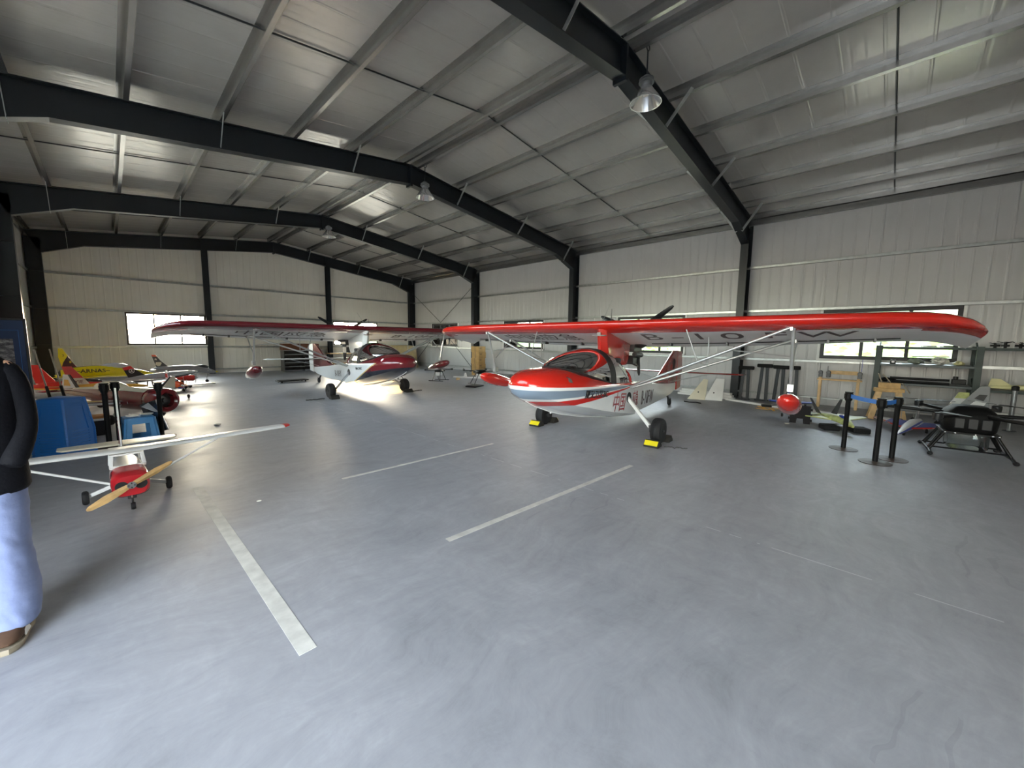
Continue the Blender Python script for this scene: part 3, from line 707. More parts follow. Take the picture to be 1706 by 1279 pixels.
    # wing undersides: read from ahead, tops toward the leading edge
    for body, y, x, size, sxx in C['wtext']:
        n = Vector((0, 0, -1)); zc = under(x, y)
        slope = (under(x-.1, y)-under(x+.1, y))/.2
        fm = frame_mat((x, y, zc-.02), (0, 1, .02*math.copysign(1, y)), (1, 0, -slope))
        text('wing_registration', body, m_letter, wing, size, fm, depth=.001, conform=wing, direction=(0, 0, 1), sx=sxx)
    return t

hull_red = livery_mat('red livery', 'red'); hull_mar = livery_mat('maroon livery', 'maroon')
A_C = dict(top=m_redd, wing=m_redp, fin=m_redd, hull=hull_red, pylon=m_redp, float=m_redp, fw=(11, 12), leg=True, rudder=m_redd, rudder2=m_redd, stabred=True, prop=.10, emblem=True,
    text=[('small_lettering', '夏又刀又BC', 1.02, .825, .125, m_letterblk, dict(bold=.004, sx=1.0)),
          ('fuselage_lettering', '中国', .21, .60, .29, m_letterred, dict(bold=.001, sx=.9, squash=1.15)), ('fuselage_lettering', '应急', -.58, .58, .26, m_letterred, dict(bold=.001, sx=.8, squash=1.15)),
          ('registration', 'B-10FW', -1.55, .50, .34, m_letter, dict(sx=.85, squash=1.15))],
    wtext=[('B', .72, -.62, .62, 1.0), ('-', 1.13, -.62, .6, 1.3), ('1', 1.48, -.62, .62, 1.0), ('0', 1.95, -.62, .62, 1.15), ('F', 2.5, -.62, .62, 1.1), ('W', 3.08, -.62, .62, 1.0), ('中国应急', -1.6, -.62, .55, .85)])
B_C = dict(top=m_maroon, wing=m_maroon, fin=m_maroon, hull=hull_mar, pylon=m_whitep, float=m_maroon, fw=(10, 11, 12, 13), leg=False, rudder=m_whitep, rudder2=m_whitep, stabred=False, prop=0,
    text=[('small_lettering', 'RRCXBC', .52, .80, .085, m_letterblk, dict(bold=.003, sx=1.2)), ('registration', 'B-10HY', -1.35, .53, .27, m_letter, dict(sx=.9))],
    wtext=[('B-10HY', 2.0, -.62, .55, 1.1), ('中国应急', -2.0, -.62, .55, 1.0)])
plane_a = aircraft('seaplane', 'red and white high-wing amphibious aircraft with red wing leading edge, nearest of the two', (5.909, 3.699, 0), R(185.37), A_C, R(.5))
plane_b = aircraft('seaplane', 'maroon and white high-wing amphibious aircraft parked farther back with maroon wing', (5.175, 10.776, 0), R(269.42), B_C)

# wheel chocks ---------------------------------------------------------------------
m_chock = M('chock rubber', '#26231f', .8, 0, .15, 20); m_yel = M('chock yellow', '#e3d21c', .5)
def chock(loc, rz, label, yellow=True):
    t = thing('wheel_chock', label, 'wheel chock', loc, rz, group='wheel chocks')
    MB().prism([(.10, -.11, 0), (-.09, -.11, 0), (-.085, -.11, .03), (-.02, -.11, .10), (.03, -.11, .105), (.10, -.11, .03)], (0, .22, 0)).build('body', m_chock, t, bevel=.006)
    if yellow:
        MB().prism([(.103, -.10, .032), (.045, -.10, .094), (.051, -.10, .098), (.109, -.10, .036)], (0, .20, 0)).build('reflective_strip', m_yel, t)
    return t
def loc_on(root_loc, ang, x, y): return (root_loc[0]+math.cos(ang)*x-math.sin(ang)*y, root_loc[1]+math.sin(ang)*x+math.cos(ang)*y, 0)
la, aa, lb_, ab = (5.909, 3.699), R(185.37), (5.175, 10.776), R(269.42)
chock(loc_on(la, aa, .235, 1.10), aa, 'yellow striped chock in front of the near main wheel of the red aircraft')
chock(loc_on(la, aa, -.235, 1.12), aa+math.pi, 'yellow striped chock behind the near main wheel of the red aircraft')
chock(loc_on(la, aa, .235, -1.10), aa, 'yellow striped chock in front of the far main wheel of the red aircraft')
chock(loc_on(la, aa, -.235, -1.08), aa+math.pi, 'yellow striped chock behind the far main wheel of the red aircraft')
chock(loc_on(lb_, ab, .235, 1.10), ab, 'plain black chock at the maroon aircraft wheel nearer the long wall', False)
chock(loc_on(lb_, ab, .235, -1.10), ab, 'plain black chock at the maroon aircraft wheel nearer the parked models', False)
m_chain = M('chain steel', '#6f706c', .4, .6)
def squiggle(name, pts, r, m, label, cat):
    o = MB().pipe(pts, r, n=6).build(name, m); return tag(o, label, cat)
rnd = random.Random(5)
def wig(a, b, amp, n, z):
    a, b = V3(a), V3(b); d = (b-a).normalized(); s = Vector((-d.y, d.x, 0)); return [a.lerp(b, i/n)+s*rnd.uniform(-amp, amp)+Vector((0, 0, z)) for i in range(n+1)]
c0 = loc_on(la, aa, .18, 1.26); squiggle('chock_chain', wig(c0, loc_on(la, aa, .02, 1.55), .05, 14, .008), .007, m_chain, 'loose chain lying beside the near yellow chock', 'chain')
c0 = loc_on(lb_, ab, .1, -1.30); squiggle('chock_rope', wig(c0, loc_on(lb_, ab, .1, -1.75), .04, 10, .014), .012, m_chock, 'dark rope on the floor at the chock by the parked models', 'rope')
c0 = loc_on(lb_, ab, .2, 1.27); squiggle('chock_rope', wig(c0, loc_on(lb_, ab, .15, 1.6), .05, 10, .014), .012, m_chock, 'dark rope on the floor at the chock nearer the long wall', 'rope')
# ---------------------------------------------------------------- generic model airplane
m_yellow = M('yellow paint', '#e8d711', .3, 0, .05, 5, coat=.3)
m_orange = M('orange paint', '#e0561d', .35, 0, .05, 5, coat=.3)
m_redm = M('model red', '#c9281f', .35, 0, .06, 5, coat=.3)
m_redm2 = M('model bright red', '#d8322b', .35, 0, .06, 5, coat=.3)
m_black = M('model black', '#18181b', .35, 0, .06, 5, coat=.3)
m_silver = M('model silver', '#b9bbbe', .3, .35, .06, 5)
m_greyj = M('model grey', '#8b8d8f', .4, 0, .06, 5)
m_dgrey = M('model dark grey', '#4c4d4c', .4, 0, .1, 8)
m_cream = M('model cream', '#e3dcc6', .35, 0, .05, 4, coat=.2)
m_whitem = M('model white', '#e9e9e8', .35, 0, .04, 4, coat=.3)
m_bluem = M('model blue', '#2a49b5', .35, 0, .05, 4, coat=.3)
m_lgreen = M('model lime camouflage', '#c9cf86', .45, 0, .25, 9)
m_canopyd = M('model canopy dark', '#2a2d31', .08, 0, .1, 4, coat=.8)
m_canopyc = M('model canopy clear', '#c9ccd0', .08, .2, .05, 4, coat=.8)
m_maroonm = M('model maroon', '#6f1a20', .25, 0, .06, 4, coat=.6)
m_wood = M('plywood', '#c9a36b', .6, 0, .18, 12)
m_pine = M('pine wood', '#d8b584', .6, 0, .16, 9)
m_goldm = M('model gold', '#e0a83a', .4, 0, .1, 6)

def model(name, label, loc, ang, S, group=None, pitch=0, roll=0):
    """loc at floor level; local x is the nose direction"""
    t = thing(name, label, 'model airplane', loc, rot=(roll, -pitch, ang), group=group)
    rings = []
    for x, z, ry, rz in S['fus']:
        rings.append([Vector((x, ry*math.copysign(abs(math.cos(a))**.85, math.cos(a)), z+rz*math.copysign(abs(math.sin(a))**.85, math.sin(a)))) for a in [2*math.pi*k/16+.0001 for k in range(16)]])
    fm = S['fm'] if isinstance(S['fm'], list) else [S['fm']]
    fus = MB().loft(rings, mi=S.get('fmi', 0)).build('fuselage', fm, t)
    for w_ in S.get('wings', ()):
        for sy in w_.get('sides', (1, -1)):
            poly = w_['poly']; th = w_.get('th', .02); di = w_.get('di', 0); z0 = w_['z']
            v = [Vector((x, sy*y, z0+di*y+th/2)) for x, y in poly]+[Vector((x, sy*y, z0+di*y-th/2)) for x, y in poly]
            n = len(poly); mb = MB(); mb.add(v, [tuple(range(n)), tuple(range(2*n-1, n-1, -1))]+[(i, (i+1) % n, n+(i+1) % n, n+i) for i in range(n)])
            o = mb.build(w_.get('name', 'wing'), w_['m'], t, bevel=min(th*.35, .01))
            for pl, mt in w_.get('stripes', ()):
                m2 = MB(); n = len(pl); h = th/2+.0015
                m2.add([Vector((x, sy*y, z0+di*y+h)) for x, y in pl]+[Vector((x, sy*y, z0+di*y-h)) for x, y in pl], [tuple(range(n)), tuple(range(2*n-1, n-1, -1))]+[(i, (i+1) % n, n+(i+1) % n, n+i) for i in range(n)])
                m2.build('wing_stripe', mt, o)
    for f in S.get('fins', ()):
        y, th = f.get('y', 0), f.get('th', .014); k = f.get('tilt', 0); z0 = min(z for x, z in f['poly'])
        o = MB().prism([(x, y-th/2+k*(z-z0), z) for x, z in f['poly']], (0, th, 0)).build(f.get('name', 'fin'), f['m'], t, bevel=.004)
        for pl, mt in f.get('patch', ()):
            MB().prism([(x, y-th/2-.002+k*(z-z0), z) for x, z in pl], (0, th+.004, 0)).build('fin_patch', mt, o)
        for body, x, z, sz, mt in f.get('text', ()):
            text('fin_lettering', body, mt, o, sz, frame_mat((x, y-th/2-.0035+k*(z-z0), z), (1, 0, 0), (0, k, 1)), depth=.001)
    for c in S.get('canopy', ()):
        MB().ell(c[:3], c[3:6], n=16, k=10).build('canopy', c[6], t)
    for g in S.get('gear', ()):
        x, y, zt, r = g; mb = MB(); mb.tube((x, y*.55, zt), (x, y, r), .006+.008*(r > .05), n=6); gl = mb.build('gear_leg', m_strut, t)
        MB().lathe([(0, -.35*r), (r*.85, -.4*r), (r, -.2*r), (r, .2*r), (r*.85, .4*r), (0, .35*r)], base=(x, y, r), axis=(0, 1, 0), n=16).build('wheel', m_rubber, gl)
    for p in S.get('prop', ()):
        x, z, L, a, mt = p; mb = MB(); d = Vector((0, math.cos(a), math.sin(a)))
        pr = []
        for s in (-1, -.8, -.4, -.1, .1, .4, .8, 1):
            wd = .045*L*(1.25-abs(s)); c = Vector((x, 0, z))+d*s*L; q = Vector((0, -d.z, d.y))
            pr.append([c+q*wd+Vector((.004, 0, 0)), c+Vector((.008, 0, 0)), c-q*wd-Vector((.004, 0, 0)), c-Vector((.006, 0, 0))])
        mb.loft(pr); MB().lathe([(0, -.02), (.03, -.02), (.026, .03), (0, .06)], base=(x, 0, z), axis=(1, 0, 0), n=12).build('spinner', m_silver, mb.build('propeller', mt, t))
    for body, x, y, z, sz, mt, kw in S.get('text', ()):
        text('side_lettering', body, mt, t, sz, frame_mat((x, y*1.5, z), (1, 0, 0), (0, 0, 1)), depth=.001, conform=fus, direction=(0, -math.copysign(1, y), 0), **kw)
    for fn in S.get('extra', ()): fn(t, fus)
    return t

# ---------------------------------------------------------------- small white cabin monoplane in front
def small_monoplane():
    t = thing('model_airplane', 'white high-wing model airplane with red cowling and wooden propeller beside the wide tape', 'model airplane', (.04, 5.38, 0), R(-88.5))
    sec = [(.20, .24, .13, .125), (.36, .235, .135, .12), (.42, .232, .128, .112), (.455, .23, .105, .092)]
    sq = lambda x, z, ry, rz, p=.55: [Vector((x, ry*math.copysign(abs(math.cos(a))**p, math.cos(a)), z+rz*math.copysign(abs(math.sin(a))**p, math.sin(a)))) for a in [2*math.pi*k/24+.0001 for k in range(24)]]
    cow = MB().loft([sq(*s) for s in sec]).build('cowling', M('cowl red', '#c8202c', .25, 0, .04, 4, coat=.6), t)
    for sy in (-1, 1):
        MB().lathe([(0, -.01), (.045, -.01), (.045, .004), (0, .004)], base=(.452, sy*.065, .235), axis=(1, 0, 0), n=16).build('cowl_inlet', m_darkint, cow)
    MB().bb((.30, -.03, .09), (.40, .03, .125)).build('exhaust', m_engine, cow, bevel=.006)
    body = [(.20, .235, .13, .125), (.02, .225, .13, .12), (-.22, .23, .12, .115), (-.6, .25, .07, .075), (-1.0, .275, .035, .045), (-1.2, .285, .015, .03)]
    MB().loft([sq(*s, .6) for s in body]).build('fuselage', m_whitem, t)
    # cabin frame: pillars and roof
    mb = MB()
    for sy in (-1, 1):
        mb.bar((.19, sy*.115, .355), (.10, sy*.105, .455), .03, .025); mb.bar((.0, sy*.118, .34), (.0, sy*.11, .455), .03, .02); mb.bar((-.2, sy*.11, .33), (-.2, sy*.10, .455), .03, .02)
        mb.bar((.19, sy*.118, .35), (-.2, sy*.115, .335), .02, .02)
    mb.bb((-.26, -.12, .445), (.12, .12, .462)); mb.bar((.19, -.12, .358), (.19, .12, .358), .02, .02)
    mb.build('cabin_frame', m_whitem, t, bevel=.004)
    for sy in (-1, 1):
        rings = []
        for y, xl, ch, z in ((.0 if sy > 0 else .0, .14, .27, .478), (.7, .14, .27, .492), (1.40, .12, .23, .507), (1.47, .06, .15, .511)):
            r = []
            for c, u in ((0, 0), (.03, .035), (.12, .068), (.3, .085), (.6, .06), (1, .006), (1, -.004), (.6, -.03), (.3, -.04), (.1, -.04), (.02, -.022)): r.append(Vector((xl-c*ch, sy*y, z+u*ch)))
            rings.append(r)
        wg = MB().loft(rings, mi=lambda i, j: 1 if i == 2 else 0).build('wing', [m_whitem, m_redm], t, smooth=50)
        MB().tube((.08, sy*.115, .17), (.08, sy*.72, .478), .011, n=8).build('wing_strut', m_whitem, t)
        lg = MB().bar((.02, sy*.09, .15), (0, sy*.28, .075), .035, .018, up=(1, 0, 0)).build('gear_leg', m_whitem if sy < 0 else m_strut, t, bevel=.004)
        MB().lathe([(0, -.018), (.04, -.024), (.055, -.022), (.065, -.01), (.065, .01), (.055, .022), (.04, .024), (0, .018)], base=(0, sy*.30, .065), axis=(0, 1, 0), n=20).build('wheel', m_rubber, lg)
    ng = MB().tube((.40, 0, .13), (.44, 0, .05), .009, n=8).build('nose_leg', m_chrome, t)
    MB().lathe([(0, -.012), (.03, -.016), (.035, 0), (.03, .016), (0, .012)], base=(.45, 0, .035), axis=(0, 1, 0), n=16).build('nose_wheel', m_rubber, ng)
    a = R(28); d = Vector((0, math.cos(a), math.sin(a))); q = Vector((0, -d.z, d.y)); rings = []; hub = Vector((.485, .0, .245))
    for s in (-1, -.93, -.6, -.25, -.07, .07, .25, .6, .93, 1):
        wd = {1: .010, .93: .022, .6: .034, .25: .028, .07: .022}[abs(s)]; tw = .35*(1 if s > 0 else -1)*(abs(s) > .1)
        c = hub+d*s*.33; ww = q*math.cos(tw)+Vector((1, 0, 0))*math.sin(tw); nn = ww.cross(d); rings.append([c+ww*wd, c+nn*.009, c-ww*wd, c-nn*.009])
    pr = MB().loft(rings).build('propeller', m_wood, t, smooth=30)
    MB().lathe([(0, 0), (.032, 0), (.032, .014), (0, .014)], base=hub+Vector((.005, 0, 0)), axis=(1, 0, 0), n=16).build('propeller_hub', m_chrome, pr)
    mb = MB(); [mb.tube(hub+Vector((.02, .02*math.cos(k*math.pi/2), .02*math.sin(k*math.pi/2))), hub+Vector((.03, .02*math.cos(k*math.pi/2), .02*math.sin(k*math.pi/2))), .005, n=6) for k in range(4)]; mb.build('hub_bolt', m_blackpl, pr)
    # tail
    MB().prism([(-.95, -.008, .30), (-1.10, -.008, .62), (-1.17, -.008, .98), (-1.24, -.008, .98), (-1.26, -.008, .30)], (0, .016, 0)).build('fin', m_whitem, t, bevel=.004)
    mb = MB(); mb.prism([(-1.0, -.011, .30), (-1.085, -.011, .52), (-1.262, -.011, .52), (-1.262, -.011, .30)], (0, .022, 0)); mb.build('fin_red_base', m_maroonm, t.children[-1])
    for z in (.54, .585, .63): MB().prism([(-1.09-(z-.54)*.2, -.011, z), (-1.095-(z-.54)*.2, -.011, z+.018), (-1.258, -.011, z+.018), (-1.258, -.011, z)], (0, .022, 0)).build('fin_stripe', m_maroonm, t.children[-1])
    for sy in (-1, 1):
        MB().prism([(-1.0, sy*.01, .325), (-1.02, sy*.46, .325), (-1.08, sy*.5, .325), (-1.22, sy*.5, .325), (-1.24, sy*.01, .325)], (0, 0, .018)).build('stabilizer', m_cream, t, bevel=.006)
    return t
small_monoplane()

# ---------------------------------------------------------------- stools
m_stool = M('stool blue plastic', '#1565b5', .35, 0, .04, 5, coat=.15)
m_stool2 = M('stool light blue plastic', '#4d8fc9', .4, 0, .04, 5)
def stool(mat, label, loc, rz, h, wt, wb, hole=True, group=None):
    t = thing('stool', label, 'stool', loc, rz, group)
    def ring(z, w_, p=.35): return [Vector((w_*math.copysign(abs(math.cos(a))**p, math.cos(a)), w_*math.copysign(abs(math.sin(a))**p, math.sin(a)), z)) for a in [2*math.pi*(k+.5)/32 for k in range(32)]]
    MB().loft([ring(h-.03, wt+.004), ring(h-.008, wt), ring(h, wt-.015), ring(h, .03)], caps=True).build('seat', mat, t)
    k = lambda z: wt+(wb-wt)*(1-z/h)
    # side walls with a window, as four panels with frames
    for i in range(4):
        M4 = Matrix.Rotation(i*math.pi/2, 4, 'Z'); mb = MB()
        def P(u, z): w_ = k(z); return Vector((w_*.97, u*w_*.93, z))
        def strip(u0, u1, z0, z1):
            a, b, c, d = P(u0, z0), P(u1, z0), P(u1, z1), P(u0, z1); n = Vector((-.012, 0, 0)); vs = [a, b, c, d, a+n, b+n, c+n, d+n]
            mb.add(vs, [(0, 1, 2, 3), (7, 6, 5, 4), (0, 4, 5, 1), (1, 5, 6, 2), (2, 6, 7, 3), (3, 7, 4, 0)])
        if hole:
            strip(-1, -.58, 0, h*.96); strip(.58, 1, 0, h*.96); strip(-.6, .6, h*.74, h*.96); strip(-.6, .6, 0.0, h*.22)
        else:
            strip(-1, -.62, 0, h*.96); strip(.62, 1, 0, h*.96); strip(-.62, .62, h*.80, h*.96); strip(-.62, .62, 0, h*.06)
            o_ = len(mb.v); strip(-.62, .62, h*.06, h*.80)
            for q_ in mb.v[o_:]: q_.x -= .010
            mb.v = mb.v
        for v_ in mb.v: v_.xyz = M4 @ v_
        mb.build('side_panel', mat, t)
    mb = MB()
    for i in range(4):
        a = i*math.pi/2+math.pi/4; d = Vector((math.cos(a), math.sin(a), 0)); mb.bar(d*(wb*1.30), d*(wt*1.27)+Vector((0, 0, h*.97)), .05, .03, up=(-d.y, d.x, 0))
    mb.build('corner_rib', mat, t, bevel=.006); return t
st0 = stool(m_stool, 'lowest blue plastic stool of the tall nested stack', (-.50, 7.78, 0), R(52), .46, .155, .205, False, 'nested blue stools')
ords = ['second', 'third', 'fourth', 'fifth', 'sixth', 'seventh', 'eighth', 'ninth']
for i in range(9): dup(st0, (-.50, 7.78, .036*(i+1)), R(52), (ords[i]+' blue plastic stool from the floor in the tall nested stack') if i < 8 else '')
COL.objects[-1]
top_ = [o for o in COL.objects if o.name.startswith('stool') and o.parent is None][-1]; top_['label'] = 'topmost blue plastic stool of the tall nested stack'
stool(m_stool2, 'single light blue plastic stool with cut-out sides', (.23, 8.22, 0), R(6), .38, .165, .205, True)
m_paper = M('paper', '#e4e2da', .8)
def crumple(name, mat, loc, r, label, cat, seed, flat=.45, n=10, k=7, group=None):
    rn = random.Random(seed); mb = MB(); mb.ell((0, 0, r*flat), (r, r*.8, r*flat), n=n, k=k)
    for v_ in mb.v:
        f = 1+rn.uniform(-.22, .22); v_.x *= f; v_.y *= f; v_.z = max(0, v_.z*(1+rn.uniform(-.25, .25)))
    o = mb.build(name, mat, None, loc, smooth=25); return tag(o, label, cat, group)
crumple('white_cloth', m_paper, (.16, 8.14, .383), .07, 'crumpled white cloth on the back corner of the light blue stool', 'cloth', 3, .3)
mb = MB(); mb.lathe([(0, 0), (.055, 0), (.08, .018), (.076, .02), (.05, .006), (0, .006)], n=20); tag(mb.build('saucer', m_paper, None, (.33, 8.26, .381)), 'white dish on the light blue stool', 'dish')
# black leaning board with silver edge
t = thing('display_board', 'glossy black board with silver edge leaning behind the light blue stool', 'board', (.50, 8.55, 0), rot=(R(-12), R(-20), R(-25)))
MB().bb((-.12, -.008, .03), (.10, .008, .56)).build('panel', M('gloss black board', '#22242b', .12, 0, .1, 3, coat=.8), t, bevel=.004)
mb = MB(); mb.bb((.10, -.012, 0.03), (.114, .012, .56)); mb.build('edge_trim', m_alu, t)
MB().prism([(-.11, -.0095, .52), (.0, -.0095, .55), (.09, -.0095, .34), (.03, -.0095, .38)], (0, .001, 0)).build('silver_pattern', m_silver, t)

# ---------------------------------------------------------------- belt posts
m_post = M('post black', '#08090a', .6, 0, .05, 6, spec=.25); m_postbase = M('post base', '#4d423c', .55, 0, .1, 10); m_belt = M('belt blue', '#2b6fc0', .5)
def belt_post(loc, label, group, h=.89):
    t = thing('belt_post', label, 'barrier post', loc, group=group)
    MB().lathe([(0, 0), (.175, 0), (.178, .008), (.05, .016), (.035, .022), (0, .022)], n=36).build('base', m_postbase, t)
    MB().lathe([(.031, .02), (.031, h-.13), (.033, h-.125), (0, h-.125)], n=20).build('pole', m_post, t)
    mb = MB(); mb.lathe([(.034, h-.14), (.044, h-.12), (.044, h-.02), (.05, h-.016), (.05, h), (0, h)], n=20)
    for a in range(4): mb.box((.046*math.cos(a*math.pi/2), .046*math.sin(a*math.pi/2), h-.065), (.014, .03, .075), rot=a*math.pi/2)
    mb.build('belt_head', m_post, t); return t
g1 = 'black belt posts by the stools'
belt_post((-.10, 8.05, 0), 'black belt post beside the blue stool stack, left of its pair', g1, .92)
belt_post((.01, 8.20, 0), 'black belt post beside the blue stool stack, right of its pair', g1, .92)
belt_post((.49, 8.30, 0), 'single black belt post in front of the maroon model nose', g1, .87)
g2 = 'black belt posts by the big drone'
P1, P2, P3 = (7.84, .47), (7.24, .09), (7.62, -.07)
belt_post((*P1, 0), 'black belt post standing alone in front of the lime jet model', g2)
belt_post((*P2, 0), 'black belt post nearest the camera of the three joined by blue belts', g2)
belt_post((*P3, 0), 'black belt post nearest the big drone of the three joined by blue belts', g2)
def belt(a, b, z, label):
    a, b = Vector((*a, z)), Vector((*b, z)); d = (b-a).normalized(); a = a+d*.052; b = b-d*.052
    mb = MB(); n = 8; up = Vector((0, 0, .030)); sd = Vector((-d.y, d.x, 0))*.0012
    rings = []
    for i in range(n+1):
        c = a.lerp(b, i/n)+Vector((0, 0, -.008*math.sin(math.pi*i/n))); rings.append([c+up+sd, c+up-sd, c-up-sd, c-up+sd])
    tag(mb.loft(rings).build('belt', m_belt), label, 'barrier belt', 'blue barrier belts')
belt(P1, P2, .83, 'blue belt stretched from the lone post to the nearest post'); belt(P2, P3, .83, 'short blue belt between the two posts standing close together')

# ---------------------------------------------------------------- parked jets and models, left
def emblem(t, fus): pass
model('model_airplane', 'yellow and black jet model with lettered side and black fin by the left gable column', (-.2, 17.35, 0), R(2), dict(
    fus=[(-.92, .47, .03, .05), (-.85, .48, .09, .11), (-.6, .50, .13, .15), (-.2, .51, .16, .18), (.2, .50, .16, .17), (.55, .45, .13, .14), (.9, .40, .08, .09), (1.15, .37, .02, .025)], fm=[m_yellow, m_black], fmi=lambda i, j: 1 if i < 1 or (3 <= j <= 4 and i < 4) else 0,
    wings=[dict(poly=[(.15, .12), (-.25, .75), (-.5, .75), (-.45, .12)], z=.38, m=m_yellow), dict(name='stabilizer', poly=[(-.6, .08), (-.85, .5), (-1.0, .5), (-.95, .08)], z=.40, m=m_yellow, th=.014)],
    fins=[dict(poly=[(-.50, .62), (-.60, .80), (-.77, 1.2), (-.85, 1.2), (-.86, .95), (-.80, .60)], m=m_black, patch=[([(-.68, .99), (-.77, 1.203), (-.853, 1.203), (-.863, .95), (-.82, .66), (-.78, .80)], m_yellow)], text=[('3', -.77, 1.0, .09, m_black), ('8', -.64, .80, .09, m_yellow)])],
    canopy=[(.25, 0, .62, .34, .11, .13, m_canopyc)], gear=[(.7, 0, .35, .06), (-.2, .3, .38, .07), (-.2, -.3, .38, .07)],
    text=[('–ARNAS–', -.2, -.2, .53, .15, m_black, dict(sx=1.1, bold=.002))]), group='jet models parked along the gable wall')
def star_grey(t, fus): pass
model('model_airplane', 'grey jet model with orange fin tip, star and yellow nose standing by the gable wall', (1.75, 17.40, 0), R(-4), dict(
    fus=[(-.80, .50, .03, .04), (-.72, .50, .07, .08), (-.3, .50, .10, .11), (.1, .49, .12, .13), (.4, .46, .11, .12), (.62, .41, .09, .09), (.78, .37, .06, .055), (.84, .36, .03, .03), (.93, .355, .004, .004)], fm=[m_greyj, m_yellow, m_silver], fmi=lambda i, j: 1 if i >= 7 else (2 if 2 <= j <= 5 and i > 1 else 0),
    wings=[dict(poly=[(.1, .1), (-.28, .8), (-.45, .8), (-.4, .1)], z=.46, m=m_silver, di=-.06), dict(name='stabilizer', poly=[(-.55, .05), (-.78, .36), (-.88, .36), (-.8, .05)], z=.50, m=m_greyj, th=.012)],
    fins=[dict(poly=[(-.42, .58), (-.6, .78), (-.72, .98), (-.82, .98), (-.72, .57)], m=m_dgrey, patch=[([(-.68, .92), (-.72, .983), (-.822, .983), (-.80, .92)], m_orange), ([(-.58, .70), (-.60, .74), (-.72, .74), (-.74, .66), (-.68, .60), (-.62, .62)], m_cream)], text=[('★', -.72, .83, .10, m_cream)])],
    canopy=[(.42, 0, .54, .24, .075, .075, m_canopyd)], gear=[(.58, 0, .36, .05), (-.1, .2, .42, .055), (-.1, -.2, .42, .055)],
    text=[('AF-18', .66, -.1, .42, .05, m_whitem, {})]), group='jet models parked along the gable wall')
def logo(t, fus):
    c = Vector((-.505, -.011, .665)); o = [ch for ch in t.children if ch.name.startswith('fin')][0]
    mb = MB(); mb.pipe([(c.x+.052*math.cos(a), c.y, c.z+.052*math.sin(a)) for a in [k*math.pi/12 for k in range(24)]], .006, n=6, closed=True)
    for k in range(3): a = math.pi/2+k*2*math.pi/3; mb.prism([(c.x, c.y-.003, c.z+.0), (c.x+.010*math.cos(a+1.57), c.y-.003, c.z+.010*math.sin(a+1.57)), (c.x+.052*math.cos(a), c.y-.003, c.z+.052*math.sin(a)), (c.x-.010*math.cos(a+1.57), c.y-.003, c.z-.010*math.sin(a+1.57))], (0, .006, 0))
    mb.build('fin_emblem', m_whitem, o)
model('model_airplane', 'silver jet model with black fin, red fin tip and round emblem among the parked models', (.85, 14.6, 0), R(14), dict(
    fus=[(-.70, .40, .03, .03), (-.60, .41, .07, .08), (-.2, .46, .10, .10), (.3, .50, .10, .10), (.7, .54, .07, .07), (.95, .56, .015, .015)], fm=[m_silver, m_black], fmi=lambda i, j: 1 if j in (9, 14) else 0,
    wings=[dict(poly=[(.25, .08), (-.25, .62), (-.42, .62), (-.4, .08)], z=.42, m=m_whitem, di=.05, stripes=[([(.19, .15), (.12, .22), (-.40, .22), (-.40, .15)], m_redm)])],
    fins=[dict(poly=[(-.18, .50), (-.45, .72), (-.52, .80), (-.68, .76), (-.58, .49)], m=m_black, patch=[([(-.45, .722), (-.52, .803), (-.683, .762), (-.65, .69)], m_redm2)])],
    gear=[(.6, 0, .5, .05), (-.15, .25, .42, .055), (-.15, -.25, .42, .055)], extra=[logo]), group='jet models parked along the gable wall')
model('model_airplane', 'small red model airplane with silver propeller under the grey jet', (1.45, 15.7, 0), R(-25), dict(
    fus=[(-.5, .34, .02, .03), (-.2, .34, .06, .07), (.1, .33, .09, .09), (.33, .32, .09, .09), (.38, .32, .05, .05)], fm=m_redm,
    wings=[dict(poly=[(.15, .07), (.1, .62), (-.08, .62), (-.1, .07)], z=.27, m=m_redm, di=.06), dict(name='stabilizer', poly=[(-.36, .02), (-.4, .2), (-.5, .2), (-.5, .02)], z=.35, m=m_redm, th=.012)],
    fins=[dict(poly=[(-.34, .36), (-.44, .52), (-.52, .52), (-.52, .34)], m=m_whitem)], canopy=[(0, 0, .41, .14, .05, .06, m_canopyd)],
    gear=[(.18, .16, .27, .05), (.18, -.16, .27, .05), (-.47, 0, .32, .03)], prop=[(.40, .32, .16, R(60), m_chrome)]))
model('model_airplane', 'orange, white and blue aerobatic model with long black edged wing', (1.12, 13.2, 0), R(-75), dict(
    fus=[(-.55, .40, .02, .03), (-.3, .40, .05, .06), (0, .38, .08, .09), (.3, .36, .08, .09), (.36, .36, .05, .05)], fm=[m_orange, m_bluem, m_whitem], fmi=lambda i, j: (i+1) % 3 if j > 8 else (2 if i == 1 else 0),
    wings=[dict(poly=[(.14, .06), (.10, .85), (-.10, .85), (-.14, .06)], z=.33, m=m_whitem, th=.03, stripes=[([(.139, .08), (.13, .22), (-.13, .22), (-.138, .08)], m_orange), ([(.134, .15), (.131, .19), (-.13, .19), (-.134, .15)], m_bluem), ([(.116, .5), (.10, .848), (-.098, .848), (-.08, .80), (.06, .80), (.07, .5)], m_black)]),
           dict(name='stabilizer', poly=[(-.38, .02), (-.42, .28), (-.54, .28), (-.55, .02)], z=.42, m=m_orange, th=.014)],
    fins=[dict(poly=[(-.36, .43), (-.46, .70), (-.54, .70), (-.56, .40)], m=m_whitem, patch=[([(-.40, .52), (-.43, .62), (-.55, .62), (-.55, .52)], m_redm)])],
    canopy=[(-.03, 0, .46, .17, .055, .06, m_canopyd)], gear=[(.15, .2, .3, .05), (.15, -.2, .3, .05), (-.5, 0, .37, .03)], prop=[(.38, .36, .18, R(20), m_wood)]))
